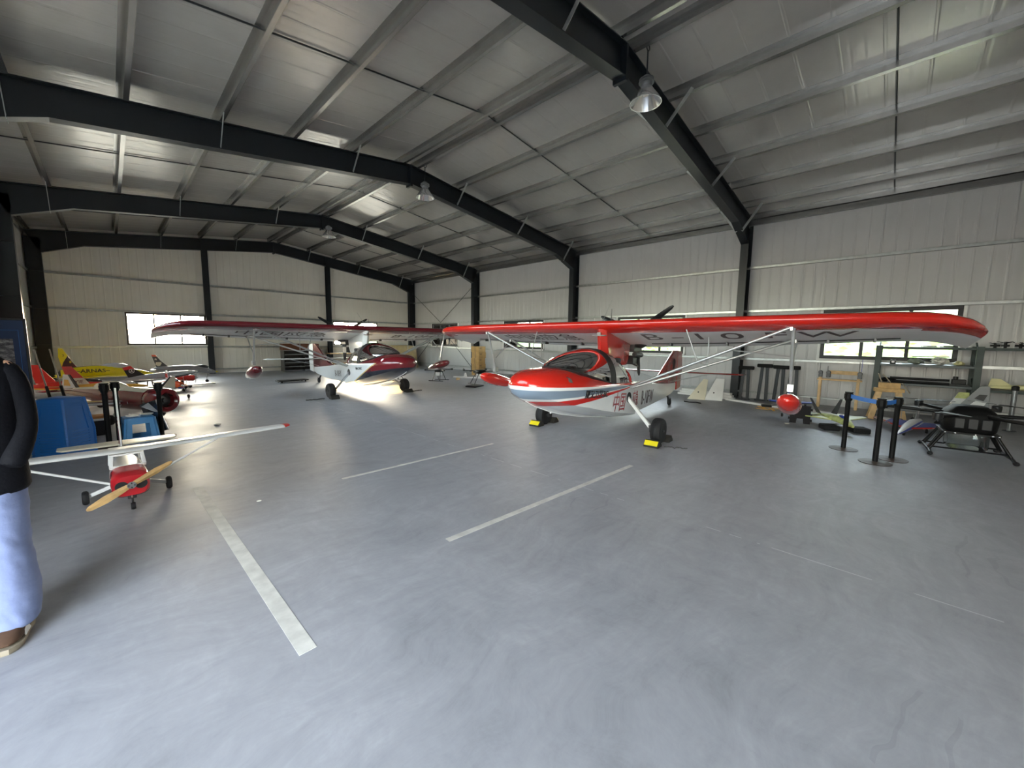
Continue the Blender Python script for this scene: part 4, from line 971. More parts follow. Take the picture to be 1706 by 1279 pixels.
# maroon low-wing warbird
def cowl(t, fus):
    mb = MB(); mb.lathe([(.15, .0), (.205, .02), (.225, .10), (.225, .30), (.21, .34), (.16, .36), (.13, .33), (.13, 0)], base=(.85, 0, .42), axis=(1, 0, 0), n=28); mb.build('cowling', m_maroonm, t)
    MB().lathe([(0, 0), (.14, 0), (.14, .02), (.05, .03), (.04, .08), (0, .08)], base=(1.06, 0, .42), axis=(1, 0, 0), n=20).build('engine_front', m_engine, t)
    MB().bb((.30, .20, .38), (.52, .62, .50)).build('wing_stub', m_whitem, t, bevel=.01)
    MB().lathe([(.0, 0), (.018, 0), (.018, .012), (0, .012)], base=(.41, .618, .445), axis=(0, 1, 0), n=12).build('spar_hole', m_darkint, t)
model('model_airplane', 'large maroon and cream low-wing model with round cowling behind the belt posts', (.05, 10.55, 0), R(-58), dict(
    fus=[(-1.45, .50, .02, .04), (-1.1, .49, .06, .08), (-.6, .47, .12, .14), (-.1, .44, .17, .20), (.4, .43, .20, .21), (.86, .42, .205, .205)], fm=[m_maroonm, m_cream], fmi=lambda i, j: 1 if 2 <= j <= 5 and i >= 1 else 0,
    wings=[dict(poly=[(.52, .15), (.45, .9), (.36, 1.15), (.2, 1.15), (.02, .9), (.0, .15)], z=.36, di=.08, th=.05, m=m_whitem, sides=(-1,), stripes=[([(.516, .2), (.445, .91), (.40, 1.05), (.36, .9), (.42, .2)], m_maroonm), ([(.3, .4), (.27, .7), (.08, .7), (.06, .4)], m_yellow)]),
           dict(name='stabilizer', poly=[(-1.12, .03), (-1.2, .42), (-1.38, .42), (-1.42, .03)], z=.52, m=m_maroonm, th=.016)],
    fins=[dict(poly=[(-.98, .56), (-1.2, .82), (-1.38, .82), (-1.46, .5)], m=m_whitem, patch=[([(-.98, .562), (-1.2, .823), (-1.25, .823), (-1.06, .562)], m_black), ([(-1.2, .60), (-1.25, .72), (-1.36, .72), (-1.38, .60)], m_goldm)])],
    canopy=[(-.15, 0, .60, .42, .12, .13, m_cream)], gear=[(.42, .42, .36, .09), (.42, -.42, .36, .09), (-1.3, 0, .45, .05)], extra=[cowl]))
def redfin(label, loc, ang, sc, S2):
    model('model_airplane', label, loc, ang, dict(
        fus=[(-.62, .42, .03, .04), (-.4, .43, .08, .09), (0, .43, .11, .11), (.4, .42, .08, .08), (.72, .41, .015, .015)], fm=[S2[0], S2[1]], fmi=lambda i, j: 1 if j > 8 else 0,
        wings=[dict(poly=[(.2, .08), (-.2, .55), (-.38, .55), (-.36, .08)], z=.42, m=S2[0], stripes=[([(-.1, .2), (-.2, .35), (-.37, .35), (-.36, .2)], S2[1])])],
        fins=[dict(poly=[(-.20, .50), (-.46, .92), (-.60, .92), (-.52, .50)], m=m_redm2, patch=S2[2], text=S2[3])],
        canopy=[(.3, 0, .49, .22, .06, .065, S2[4])], gear=[(.5, 0, .4, .05), (-.1, .22, .4, .055), (-.1, -.22, .4, .055)]), group='red finned jet models')
redfin('jet model with a red fin lettered on its white base, behind the tilted rods', (-.15, 12.75, 0), R(4), 1, (m_goldm, m_whitem, [([(-.198, .498), (-.30, .665), (-.555, .665), (-.518, .498)], m_cream)], [('FYIE', -.40, .58, .10, m_maroonm)], m_whitem))
redfin('red jet model with a plain red fin next to the left column', (-.70, 13.75, 0), R(2), 1, (m_redm, m_goldm, [], [], m_canopyd))
model('model_airplane', 'white glider model with pointed cream fin lying between the parked models', (.62, 11.75, 0), R(-150), dict(
    fus=[(-.42, .40, .015, .02), (-.1, .42, .05, .06), (.25, .42, .06, .07), (.5, .40, .02, .02)], fm=[m_cream, m_whitem], fmi=lambda i, j: j % 2,
    wings=[dict(poly=[(.18, .05), (.12, .5), (-.02, .5), (0, .05)], z=.44, m=m_whitem)],
    fins=[dict(poly=[(-.12, .45), (-.36, .68), (-.46, .66), (-.44, .40)], m=m_cream, patch=[([(-.12, .452), (-.36, .683), (-.38, .683), (-.18, .452)], m_black)])], gear=[(.25, .12, .38, .05), (.25, -.12, .38, .05), (-.38, 0, .38, .03)]))
# tilted rods
m_rod = M('rod grey', '#8a8780', .35, .5)
for i, (a, b, lb) in enumerate((((-.95, 11.0, 1.34), (-.76, 10.9, 0.0), 'thin grey rod tilted in front of the left column, nearer the banner'), ((-.77, 11.0, 1.34), (-.59, 10.9, 0.0), 'thin grey rod tilted in front of the left column, nearer the yellow jet'))):
    a, b = V3(a), V3(b); t = thing('rod', lb, 'rod', b, group='tilted rods'); MB().tube((0, 0, .0), a-b, .013, r2=.010, n=8).build('shaft', m_rod, t)
    mb = MB(); mb.tube((a-b)*.2, (a-b)*.5, .022, n=8); mb.build('grip', m_rubber, t)
# wooden board end on a black case
tag(MB().bb((-.26, -.18, 0), (.26, .18, .235)).build('case', m_blackpl, None, (-.38, 9.15, 0), R(10), bevel=.02), 'black case under the orange wooden board', 'case')
t = thing('board', 'orange wooden board with rounded end and white underside behind the stools', 'board', (-.38, 9.15, .236), R(8))
def rnd_board(z0, z1): return MB().prism([(-.4, -.13, z0), (.2, -.13, z0), (.27, -.10, z0), (.30, -.04, z0), (.30, .04, z0), (.27, .10, z0), (.2, .13, z0), (-.4, .13, z0)], (0, 0, z1-z0))
rnd_board(.035, .075).build('wood_top', M('orange wood', '#cf8a4e', .45, 0, .12, 10), t, bevel=.008); rnd_board(0, .035).build('underside', m_whitem, t, bevel=.006)

# ---------------------------------------------------------------- banner
t = thing('banner_stand', 'dark blue display banner with pictures behind the person', 'banner', (-1.35, 9.3, 0), R(2))
m_ban = M('banner blue', '#243c66', .5, 0, .12, 2)
MB().bb((-.5, -.01, .08), (.47, .0, 1.80)).build('panel', m_ban, t)
mb = MB(); mb.bb((-.52, -.05, 0), (.49, .07, .07)); mb.bb((.47, -.015, .05), (.50, .02, 1.83)); mb.bb((-.52, -.015, .05), (-.5, .02, 1.83)); mb.bb((-.52, -.015, 1.80), (.5, .02, 1.83)); mb.build('frame', m_steel, t, bevel=.004)
mb = MB(); mb.bb((-.46, -.012, 1.655), (.42, -.0105, 1.66)); mb.bb((.415, -.012, .3), (.42, -.0105, 1.66)); mb.build('border_line', m_belt, t)
def pic_mat():
    m, nt, b = newmat('banner picture'); v = objco(nt); n = noise_(nt, scale_vec(nt, v, (1, 1, 2)), 9, 6, .7)
    nt.links.new(ramp_(nt, n, [(.35, '#23232b'), (.5, '#77747a'), (.62, '#b9b6b6'), (.7, '#6a4b46')]), b.inputs['Base Color']); b.inputs['Roughness'].default_value = .5; return m
MB().bb((-.40, -.012, 1.16), (.36, -.0105, 1.53)).build('picture', pic_mat(), t)

# ---------------------------------------------------------------- small litter
def scrap(loc, label, s, seed, m=m_paper): return crumple('paper_scrap', m, loc, s, label, 'paper', seed, .25, 8, 5)
scrap((1.27, 8.73, 0), 'crumpled white scrap on the floor between the models and the maroon aircraft', .055, 1)
scrap((9.46, 1.47, 0), 'white folded scrap on the floor in front of the black puzzle stand', .05, 2)
scrap((.92, 4.35, 0), 'tiny pale scrap on the floor right of the wide tape', .022, 4)
# ---------------------------------------------------------------- storage rack
m_rackgreen = M('rack green steel', '#1d322e', .45, 0, .08, 6); m_rackgrey = M('rack shelf grey', '#444d50', .4, .1, .08, 6)
m_carbon = M('carbon black', '#0b0b0d', .45, 0, .08, 10, spec=.3)
m_yfus = M('pale yellow fuselage', '#d9d29a', .4, 0, .05, 5, coat=.2)
rk = thing('storage_rack', 'green steel storage rack with open shelves under the long window', 'rack', (12.55, -1.1, 0))
RX0, RX1 = -.28, .45
def upright(y):
    mb = MB()
    for x in (RX0, RX1):
        mb.bb((x-.035, y-.05, 0), (x+.035, y+.05, 1.60)); mb.bb((x-.06, y-.07, 0), (x+.06, y+.07, .012))
    for k in range(4):
        z = .2+.38*k; mb.bar((RX0, y, z), (RX1, y, z+.34), .03, .02)
    return mb
for y in (1.40, -.10, -1.65): upright(y).build('upright', m_rackgreen, rk, bevel=.004)
shelf_z = {0: (.775, 1.195, 1.575), 1: (.74, 1.575)}
for bay, (ya, yb) in ((0, (-.05, 1.35)), (1, (-1.60, -.15))):
    for z in shelf_z[bay]:
        mb = MB(); mb.bb((RX0-.02, ya, z-.05), (RX0+.02, yb, z)); mb.bb((RX1-.02, ya, z-.05), (RX1+.02, yb, z)); o = mb.build('shelf_beam', m_rackgreen if z > 1.5 or bay else m_rackgrey, rk, bevel=.003)
        MB().bb((RX0, ya, z-.012), (RX1, yb, z)).build('shelf_panel', m_rackgrey, o)
def at_rack(x, y, z): return (12.55+x, -1.1+y, z)
# items on the shelves
crumple('white_bag', m_paper, at_rack(-.05, .42, 1.195), .17, 'rumpled white plastic bag on the middle rack shelf near the right upright', 'bag', 11, .42, 14, 9)
crumple('cloth_bundle', M('grey green cloth', '#8f978a', .85, 0, .3, 12), at_rack(0, .78, 1.195), .16, 'grey green cloth bundle left of the white bag on the middle rack shelf', 'cloth', 12, .38, 14, 9)
crumple('cloth_bundle', m_yfus, at_rack(-.1, .16, 1.195), .12, 'pale yellow cloth bundle at the end of the middle rack shelf', 'cloth', 13, .35, 12, 8)
tag(MB().tube(at_rack(-.12, .30, 1.372), at_rack(.05, .85, 1.36), .012, n=8).build('white_rod', m_whitep), 'white rod lying across the bundles on the middle rack shelf', 'rod')
t = thing('camera_box', 'small black box with a lens on the otherwise empty end of the middle rack shelf', 'device', at_rack(-.1, 1.15, 1.196)); MB().bb((-.04, -.05, 0), (.04, .05, .08)).build('body', m_blackpl, t, bevel=.008); MB().tube((-.04, 0, .04), (-.07, 0, .04), .025, n=14).build('lens', m_canopyd, t)
for i, (z, lb) in enumerate(((.80, 'lower long black tube on the lowest rack shelf'), (.87, 'upper long black tube on the lowest rack shelf'))):
    t = thing('carbon_tube', lb, 'tube', at_rack(-.1+.05*i, .25, z), group='black tubes on the rack'); MB().tube((0, 0, 0), (0, .95, 0), .026, n=12).build('tube', m_carbon, t); MB().tube((0, .92, 0), (0, .96, 0), .03, n=12).build('end_cap', m_alu, t)
tag(MB().ell((0, 0, .05), (.1, .16, .05), n=16).build('black_case', m_carbon, None, at_rack(-.05, 1.22, .776)), 'rounded black case at the left end of the lowest rack shelf', 'case')
t = thing('drone_head', 'black camera gimbal with cables on the right end of the lowest rack shelf', 'device', at_rack(-.05, .12, .776)); mb = MB(); mb.box((0, 0, .08), (.16, .2, .1)); mb.build('body', m_carbon, t, bevel=.01); MB().tube((-.02, .05, .13), (-.02, .05, .19), .04, n=12).build('gimbal_ring', m_blackpl, t)
# pale yellow fuselage on the second bay
model('model_fuselage', 'pale yellow wingless model fuselage on the shelf near the frame edge', at_rack(-.06, -.95, .742), R(-90), dict(
    fus=[(-.66, .045, .01, .02), (-.5, .05, .025, .035), (-.2, .062, .045, .055), (.1, .075, .06, .07), (.5, .07, .05, .06), (.62, .065, .02, .02)], fm=m_yfus,
    fins=[dict(poly=[(-.36, .09), (-.52, .22), (-.64, .22), (-.67, .07)], m=m_yfus, th=.018)]))
# rotor heads and small packs along the top shelf
def rotor_head(y, s, label):
    t = thing('rotor_head', label, 'rotor head', at_rack(-.05, y, 1.577), rz=y*7, group='rotor heads on the rack top'); mb = MB()
    mb.tube((0, 0, 0), (0, 0, .10*s), .022, n=10); mb.bb((-.06*s, -.03*s, .03), (.06*s, .03*s, .07)); mb.build('mast', m_carbon, t)
    for k in range(3):
        a = k*2.1; d = Vector((math.cos(a), math.sin(a), .25)); MB().bar(Vector((0, 0, .08*s))+d*.01, Vector((0, 0, .08*s))+d*.09*s, .035*s, .012).build('grip', m_blackpl if k else m_chrome, t)
rotor_head(-.30, 1.0, 'black rotor head on the rack top next to the middle upright')
rotor_head(-.43, 1.25, 'bulky black rotor head, second from the middle upright on the rack top')
rotor_head(-.62, 1.1, 'black rotor head, third from the middle upright on the rack top')
rotor_head(-.78, 1.2, 'black rotor head with chrome grip, fourth from the middle upright on the rack top')
for i, y in enumerate((.1, .35, .62)):
    tag(MB().bb((-.12, -.08, 0), (.12, .08, .03)).build('flat_pack', m_whitem if i != 1 else m_blackpl, None, at_rack(0, y, 1.577), .2*i, bevel=.006), ['white flat pack on the rack top beside the middle upright', 'black flat pack between the two white packs on the rack top', 'white flat pack on the rack top farthest from the middle upright'][i], 'package', 'flat packs on the rack top')

# ---------------------------------------------------------------- T shaped stands against the wall
m_tst = M('stand dark blue', '#0f151e', .5, 0, .08, 6)
def tstand(loc, label, rz, h=1.0, w_=.42):
    t = thing('t_stand', label, 'stand', loc, rot=(0, R(6), rz), group='black T shaped stands')
    MB().bb((-.05, -w_/2, h-.06), (.05, w_/2, h+.04)).build('crossbar', M('foam black', '#131315', .9), t, bevel=.02)
    for sy in (-1, 1): MB().bar((0, sy*.095, 0), (0, sy*.06, h-.05), .075, .04, up=(1, 0, 0)).build('leg', m_tst, t)
    MB().bb((-.12, -.16, 0), (.06, .16, .025)).build('foot', m_tst, t, bevel=.004)
tstand((12.78, 3.08, 0), 'black T shaped stand leaning at the wall column', R(3), .92, .40)
tstand((12.86, 2.64, 0), 'black T shaped stand alone on the pale wall, second from the column', 0, 1.0, .38)
tstand((12.84, 2.26, 0), 'black T shaped stand partly crossed by the float strut, third from the column', R(-3), .98, .36)
tstand((12.84, 1.95, 0), 'black T shaped stand just right of the float strut, fourth from the column', R(2), .98, .28)

# ---------------------------------------------------------------- wooden test bench frame
t = thing('engine_test_frame', 'slender wooden test frame with small engines standing by the wall', 'frame', (12.75, 1.0, 0))
for y in (.36, -.38): MB().bb((-.02, y-.028, 0), (.02, y+.028, .78)).build('post', m_pine, t); MB().bb((.10, y-.028, 0), (.14, y+.028, .78)).build('post', m_pine, t)
MB().bb((-.03, -.45, .70), (.15, .42, .735)).build('crossbar', m_pine, t, bevel=.004); MB().bb((.02, -.36, .86), (.05, .22, .95)).build('rail', m_pine, t, bevel=.004)
for y, h in ((.36, .30), (.20, .22), (-.40, .34)):
    mb = MB(); mb.box((0, y, .78+.05), (.09, .08, .10)); mb.lathe([(0, -.03), (.045, -.03), (.05, 0), (.045, .03), (0, .03)], base=(-.02, y, .90), axis=(1, 0, 0), n=12); mb.build('engine', m_engine, t, bevel=.005)
    MB().tube((0, y+.02, .9), (0, y+.02, .74+h+.1), .006, n=6).build('spark_lead', m_blackpl, t)
MB().tube((.03, -.42, .95), (.03, -.42, 1.25), .005, n=6).build('antenna', m_bluem, t)
# wooden trestle in front of the rack
t = thing('wooden_trestle', 'plywood work stand with splayed legs in front of the rack', 'trestle', (11.75, .06, 0), R(8))
MB().bb((-.08, -.24, .60), (.10, .24, .68)).build('top', m_wood, t, bevel=.006); MB().bb((-.06, -.17, .68), (.08, .17, .80)).build('clamp_block', m_wood, t, bevel=.006)
for sy in (-1, 1):
    for sx_ in (-1, 1): MB().bar((sx_*.16, sy*.26, 0), (sx_*.03, sy*.15, .62), .10, .025, up=(1, 0, 0)).build('leg', m_pine, t, bevel=.004)
for a, b in (((-.02, .12, .78), (-.04, .20, 1.0)), ((0, -.02, .80), (-.02, .12, .98)), ((.02, -.20, .80), (-.05, -.32, .60))): MB().bar(a, b, .03, .012).build('slat', M('grey wood', '#a89c88', .7), t)

# ---------------------------------------------------------------- big drone
m_tank = glass('tank plastic', (.80, .84, .84), .07, .12)
t = thing('agricultural_drone', 'big black multirotor drone with splayed skids and clear tank beside the belt posts', 'drone', (8.87, -.84, 0), R(-85))
mb = MB()
ring = lambda z, a, b, p=.45: [Vector((a*math.copysign(abs(math.cos(q))**p, math.cos(q)), b*math.copysign(abs(math.sin(q))**p, math.sin(q)), z)) for q in [2*math.pi*(k+.5)/24 for k in range(24)]]
mb.loft([ring(.36, .24, .27), ring(.39, .262, .29), ring(.58, .282, .31), ring(.66, .235, .27), ring(.725, .165, .19), ring(.735, .05, .06)]); sh_ = mb.build('body_shell', M('drone shell', '#0b0b0c', .65, 0, .08, 6, spec=.2), t)
for x in (-.13, 0, .13): MB().bb((x-.05, -.312, .42), (x+.05, -.29, .57)).build('side_vent', m_blackpl, sh_, bevel=.008)
mb = MB(); mb.bb((-.28, -.29, .33), (.28, .29, .36)); mb.build('frame_plate', m_carbon, t, bevel=.006)
mb = MB()
for x in (-.26, -.16, .04, .2, .26):
    for y in (-.292, .292): mb.ell((x, y, .343), (.014, .008, .012), n=8, k=5)
mb.build('fastener', m_chrome, t)
mb = MB(); mb.loft([ring(.10, .19, .20, .3), ring(.13, .205, .22, .3), ring(.325, .205, .22, .3)]); mb.build('tank', m_tank, t)
for sx_ in (-1, 1):
    for sy in (-1, 1):
        MB().tube((sx_*.25, sy*.22, .34), (sx_*.40, sy*.27, .06), .018, n=10).build('skid_leg', m_carbon, t)
        MB().tube((sx_*.27, sy*.14, .34), (sx_*.40, sy*.17, .06), .014, n=10).build('skid_leg', m_carbon, t)
    MB().pipe([(sx_*.40, -.43, .03), (sx_*.40, -.3, .055), (sx_*.40, .3, .055), (sx_*.40, .43, .03)], .02, n=10).build('skid_rail', m_carbon, t)
    for sy in (-1, 1): MB().ell((sx_*.405, sy*.435, .028), (.032, .05, .028), n=12, k=8).build('skid_foot', m_rubber, t)
for sy in (-1, 1): MB().tube((-.39, sy*.20, .09), (.39, sy*.20, .09), .012, n=8).build('cross_tube', m_carbon, t)
for k, a in enumerate((4, 62, 118, 176, 242, 298)):
    d = Vector((math.cos(R(a)), math.sin(R(a)), 0)); p = d*.20+Vector((0, 0, .60)); q = d*.92+Vector((0, 0, .62))
    ar = MB().tube(p, q, .026, n=12).build('arm', m_carbon, t)
    MB().lathe([(0, -.04), (.05, -.04), (.055, 0), (.055, .05), (.04, .06), (0, .06)], base=q, n=18).build('motor', m_blackpl, ar)
    for s in (1, -1):
        e = Vector((-d.y, d.x, 0))*s*.9 + d*.44*s; e = e.normalized(); n_ = Vector((-e.y, e.x, 0)); c = q+Vector((0, 0, .075))
        MB().loft([[c+e*r+n_*w_+Vector((0, 0, h)), c+e*r-n_*w_-Vector((0, 0, h)), c+e*r-n_*w_-Vector((0, 0, h-.004)), c+e*r+n_*w_+Vector((0, 0, h+.004))] for r, w_, h in ((.02, .012, .004), (.1, .03, .006), (.26, .026, .003), (.42, .014, .001))]).build('rotor_blade', m_carbon, ar)

# ---------------------------------------------------------------- models on the floor, right side
model('model_airplane', 'lime camouflaged jet model with two dark tilted fins lying behind the lone belt post', (9.75, .72, .10), R(206), dict(
    fus=[(-.62, .06, .10, .025), (-.3, .08, .14, .05), (.1, .10, .13, .07), (.4, .08, .07, .06), (.62, .05, .02, .02)], fm=[m_lgreen, m_yellow], fmi=lambda i, j: 1 if i == 3 and j > 8 else 0,
    wings=[dict(poly=[(.12, .10), (-.35, .62), (-.5, .62), (-.45, .10)], z=.07, m=m_lgreen), dict(name='stabilizer', poly=[(-.45, .1), (-.7, .36), (-.8, .36), (-.7, .08)], z=.06, m=m_lgreen, th=.012)],
    fins=[dict(poly=[(-.36, .10), (-.52, .40), (-.60, .40), (-.60, .10)], y=.13, tilt=.45, m=m_dgrey), dict(poly=[(-.36, .10), (-.52, .40), (-.60, .40), (-.60, .10)], y=-.13, tilt=-.45, m=m_dgrey)],
    canopy=[(.25, 0, .15, .16, .05, .045, m_bluem)]))
for i, (p, lb) in enumerate((((9.45, .80), 'black foam block under the lime jet model, nearer the puzzle stand'), ((9.55, .38), 'black foam block under the lime jet model, nearer the big drone'))):
    tag(MB().bb((-.13, -.13, 0), (.13, .13, .095)).build('foam_block', M('foam black', '#131315', .9), None, (*p, 0), R(26), bevel=.02), lb, 'foam block', 'foam blocks')
t = model('model_airplane', 'white, blue and red delta model lying between the belt posts and the drone', (10.25, -.28, 0), R(170), dict(
    fus=[(-.75, .13, .06, .06), (-.3, .14, .08, .08), (.2, .13, .07, .07), (.7, .10, .03, .03), (.9, .09, .006, .006)], fm=[m_whitem, m_bluem, m_redm], fmi=lambda i, j: 1 if j in (7, 15, 0, 8) else (2 if i == 3 and j > 8 else 0),
    wings=[dict(poly=[(.25, .05), (-.55, .62), (-.70, .62), (-.70, .05)], z=.12, di=.02, m=m_whitem, stripes=[([(.18, .10), (-.2, .37), (-.66, .37), (-.66, .10)], m_bluem), ([(.245, .056), (-.548, .615), (-.60, .615), (.15, .056)], m_redm)])],
    fins=[dict(poly=[(-.40, .18), (-.62, .52), (-.74, .52), (-.74, .16)], m=m_greyj, patch=[([(-.55, .30), (-.60, .42), (-.70, .40), (-.66, .28)], m_whitem)])], gear=[(.4, 0, .1, .04), (-.2, .2, .1, .04), (-.2, -.2, .1, .04)]))
model('model_airplane', 'grey jet model with tall black and white lettered fin behind the big drone', (11.38, -.62, 0), R(95), dict(
    fus=[(-.7, .34, .05, .05), (-.3, .36, .09, .10), (.2, .36, .09, .10), (.6, .32, .05, .05), (.8, .30, .006, .006)], fm=m_greyj,
    wings=[dict(poly=[(.15, .08), (-.3, .28), (-.45, .28), (-.42, .08)], z=.34, m=m_whitem)],
    fins=[dict(poly=[(-.30, .44), (-.56, .86), (-.68, .86), (-.70, .40)], m=m_greyj, patch=[([(-.50, .62), (-.56, .70), (-.66, .70), (-.62, .58)], m_black), ([(-.46, .50), (-.52, .58), (-.66, .56), (-.62, .46)], m_whitem)])], gear=[(.45, 0, .33, .05), (-.1, .2, .33, .05), (-.1, -.2, .33, .05)]))
model('model_airplane', 'white jet model with lime fin tip standing in front of the middle rack upright', (11.92, -.66, 0), R(95), dict(
    fus=[(-.45, .30, .04, .04), (-.1, .30, .08, .09), (.3, .29, .06, .06), (.5, .28, .006, .006)], fm=m_whitem,
    wings=[dict(poly=[(.1, .07), (-.2, .25), (-.32, .25), (-.3, .07)], z=.28, m=m_whitem)],
    fins=[dict(poly=[(-.16, .36), (-.30, .68), (-.44, .68), (-.46, .32)], m=m_whitem, patch=[([(-.25, .56), (-.30, .683), (-.443, .683), (-.452, .56)], m_lgreen)])], gear=[(.3, 0, .28, .04), (-.1, .14, .28, .04), (-.1, -.14, .28, .04)]))
# puzzle stand and the white-blue model behind the float
mb = MB()
poly = []
def knob(p, q, n, s=.03):
    p, q = Vector(p), Vector(q); d = q-p; out = [p]
    for f in n:
        for k in (-.5, -.7, .7, .5):
            out.append(p+d*f+d.normalized()*s*k+Vector((d.y, -d.x)).normalized()*(s*.9 if abs(k) == .7 else 0))
    return out
outl = knob((-.17, .0), (-.06, .0), ())+[Vector((-.06, .0)), Vector((-.05, .10)), Vector((.05, .10)), Vector((.06, 0))]+knob((.17, 0), (.17, .36), (.25, .6, .85))+knob((.17, .36), (-.17, .36), (.3, .7))+knob((-.17, .36), (-.17, 0), (.2, .5, .8))
bmx = MB().prism([(0, p.x, p.y) for p in outl], (.10, 0, 0))
tag(bmx.build('puzzle_stand', M('foam mat black', '#1a171a', .85), None, (9.72, 1.30, 0), R(8)), 'black stand of interlocking foam mat with jigsaw edges below the red float', 'stand')
model('model_airplane', 'white and blue model resting on the floor behind the near float of the red aircraft', (10.35, 1.55, 0), R(200), dict(
    fus=[(-.4, .34, .03, .04), (0, .36, .08, .10), (.3, .36, .06, .07), (.42, .35, .006, .006)], fm=[m_whitem, m_bluem], fmi=lambda i, j: 1 if j > 8 else 0,
    wings=[dict(poly=[(.1, .07), (-.1, .4), (-.22, .4), (-.2, .07)], z=.34, m=m_bluem)], canopy=[(.1, 0, .44, .14, .05, .07, m_whitem)], fins=[dict(poly=[(-.25, .38), (-.36, .56), (-.44, .56), (-.42, .34)], m=m_bluem)], gear=[(.2, 0, .35, .04), (-.05, .15, .35, .04), (-.05, -.15, .35, .04)]))
# white wing panels and foam lengths along the wall
def wing_panel(name, loc, rz, poly, th, lean, label, m):
    t = thing(name, label, 'wing panel', loc, rot=(0, lean, rz), group='white wing panels on the floor'); MB().prism([(0, y, z) for y, z in poly], (th, 0, 0)).build('panel', m, t, bevel=th*.3)
    MB().tube((-.004, 0.02, .22), (.0, .02, .22), .02, n=10).build('servo_cover', m_blackpl, t)
wing_panel('wing_panel', (11.62, 3.92, 0), R(20), [(.30, 0), (-.16, 0), (-.22, .60), (-.10, .62)], .03, R(20), 'pointed white wing panel standing on edge nearer the red tail wheel', m_cream)
wing_panel('wing_panel', (11.78, 3.56, 0), R(18), [(.26, 0), (-.20, 0), (-.24, .64), (-.02, .64)], .03, R(18), 'pointed white wing panel standing on edge nearer the wall column', m_whitem)
def foam_bar(a, b, w_, h, z, label, m=m_whitem):
    o = MB().bar((a[0], a[1], z+h/2), (b[0], b[1], z+h/2), w_, h).build('foam_bar', m, bevel=.008); return tag(o, label, 'foam bar', 'white foam bars by the long wall')
foam_bar((12.55, 4.85), (12.35, 3.2), .16, .06, 0, 'lowest white bar of the small pile by the wall column')
foam_bar((12.58, 4.8), (12.38, 3.25), .15, .06, .06, 'middle white bar of the small pile by the wall column')
foam_bar((12.60, 4.75), (12.40, 3.3), .14, .06, .12, 'topmost white bar of the small pile by the wall column')
foam_bar((12.20, 3.35), (11.55, 1.75), .14, .05, 0, 'long white bar lying on the floor from the pile to the red float')
foam_bar((11.75, 1.45), (11.25, .55), .16, .05, 0, 'long white bar lying on the floor behind the lime jet model')
foam_bar((12.7, 7.9), (12.5, 5.6), .2, .10, 0, 'white bar along the wall behind the red aircraft tail')
# scrap heap
t = thing('wood_scrap', 'small heap of wood scraps with a black gadget left of the black puzzle stand', 'scraps', (11.1, 2.12, 0))
for k in range(7):
    a = k*1.3; MB().box((.12*math.cos(a), .16*math.sin(a), .012+.008*k), (.26, .05, .012), rot=a*1.7).build('offcut', m_wood if k % 3 else m_goldm, t)
MB().box((.02, .05, .10), (.14, .20, .05), rot=.4).build('gadget', m_carbon, t, bevel=.008); MB().tube((.0, .0, .10), (.10, -.3, .18), .008, n=6).build('wire', m_blackpl, t)
squiggle('small_tool', [(10.9, 4.05, .012), (10.85, 3.9, .012), (10.95, 3.75, .012), (10.9, 3.62, .012)], .014, m_carbon, 'dark tool lying on the bare floor near the red tail wheel', 'tool')
# covered bundle and grey post at the right edge
crumple('canvas_bundle', M('brown canvas', '#7d6a5a', .85, 0, .2, 10), (11.9, -2.2, 0), .40, 'brown canvas bundle on the floor near the grey post', 'bundle', 21, .38, 18, 12)
t = thing('grey_post', 'grey metal post with dark cap in front of the yellow fuselage', 'post', (11.95, -1.66, 0)); MB().tube((0, 0, .012), (0, 0, .80), .035, n=16).build('tube', M('grey metal', '#8b8f93', .3, .6), t); MB().lathe([(0, .78), (.05, .78), (.05, .85), (.03, .87), (0, .87)], n=16).build('cap', m_rubber, t); MB().lathe([(0, 0), (.09, 0), (.09, .012), (0, .012)], n=24).build('base', m_steel, t)

# ---------------------------------------------------------------- small drones far back
def drone(loc, rz, s, label, tank=True):
    t = thing('small_drone', label, 'drone', loc, rz, group='drones parked along the long wall')
    mb = MB(); mb.box((0, 0, .40*s), (.30*s, .24*s, .12*s)); mb.build('body', m_carbon, t, bevel=.02*s)
    if tank: MB().box((0, 0, .27*s), (.22*s, .18*s, .14*s)).build('tank', m_whitem, t, bevel=.02*s)
    for sx_ in (-1, 1):
        MB().tube((sx_*.28*s, -.30*s, .02), (sx_*.28*s, .30*s, .02), .014*s, n=8).build('skid', m_carbon, t)
        for sy in (-1, 1): MB().tube((sx_*.10*s, sy*.10*s, .36*s), (sx_*.28*s, sy*.16*s, .02), .012*s, n=8).build('leg', m_carbon, t)
    for k in range(4):
        a = R(45+90*k); d = Vector((math.cos(a), math.sin(a), 0)); q = d*.55*s+Vector((0, 0, .43*s))
        ar = MB().tube(d*.12*s+Vector((0, 0, .42*s)), q, .014*s, n=8).build('arm', m_carbon, t)
        MB().lathe([(0, -.02), (.035*s, -.02), (.035*s, .035), (0, .035)], base=q, n=12).build('motor', m_blackpl, ar)
        e = Vector((math.cos(a+1+k), math.sin(a+1+k), 0)); MB().bar(q+Vector((0, 0, .045))-e*.28*s, q+Vector((0, 0, .045))+e*.28*s, .035*s, .006).build('rotor', m_carbon, ar)
drone((7.75, 13.9, 0), R(10), .85, 'black drone with white tank behind the nose of the maroon aircraft')
drone((8.95, 12.75, 0), R(30), 1.0, 'black drone with white tank under the maroon aircraft float')
drone((9.35, 10.75, 0), R(-15), 1.15, 'larger black drone standing in front of the stacked cartons')
drone((11.3, 9.2, 0), R(15), 1.0, 'black drone without a tank near the far float of the red aircraft', False)
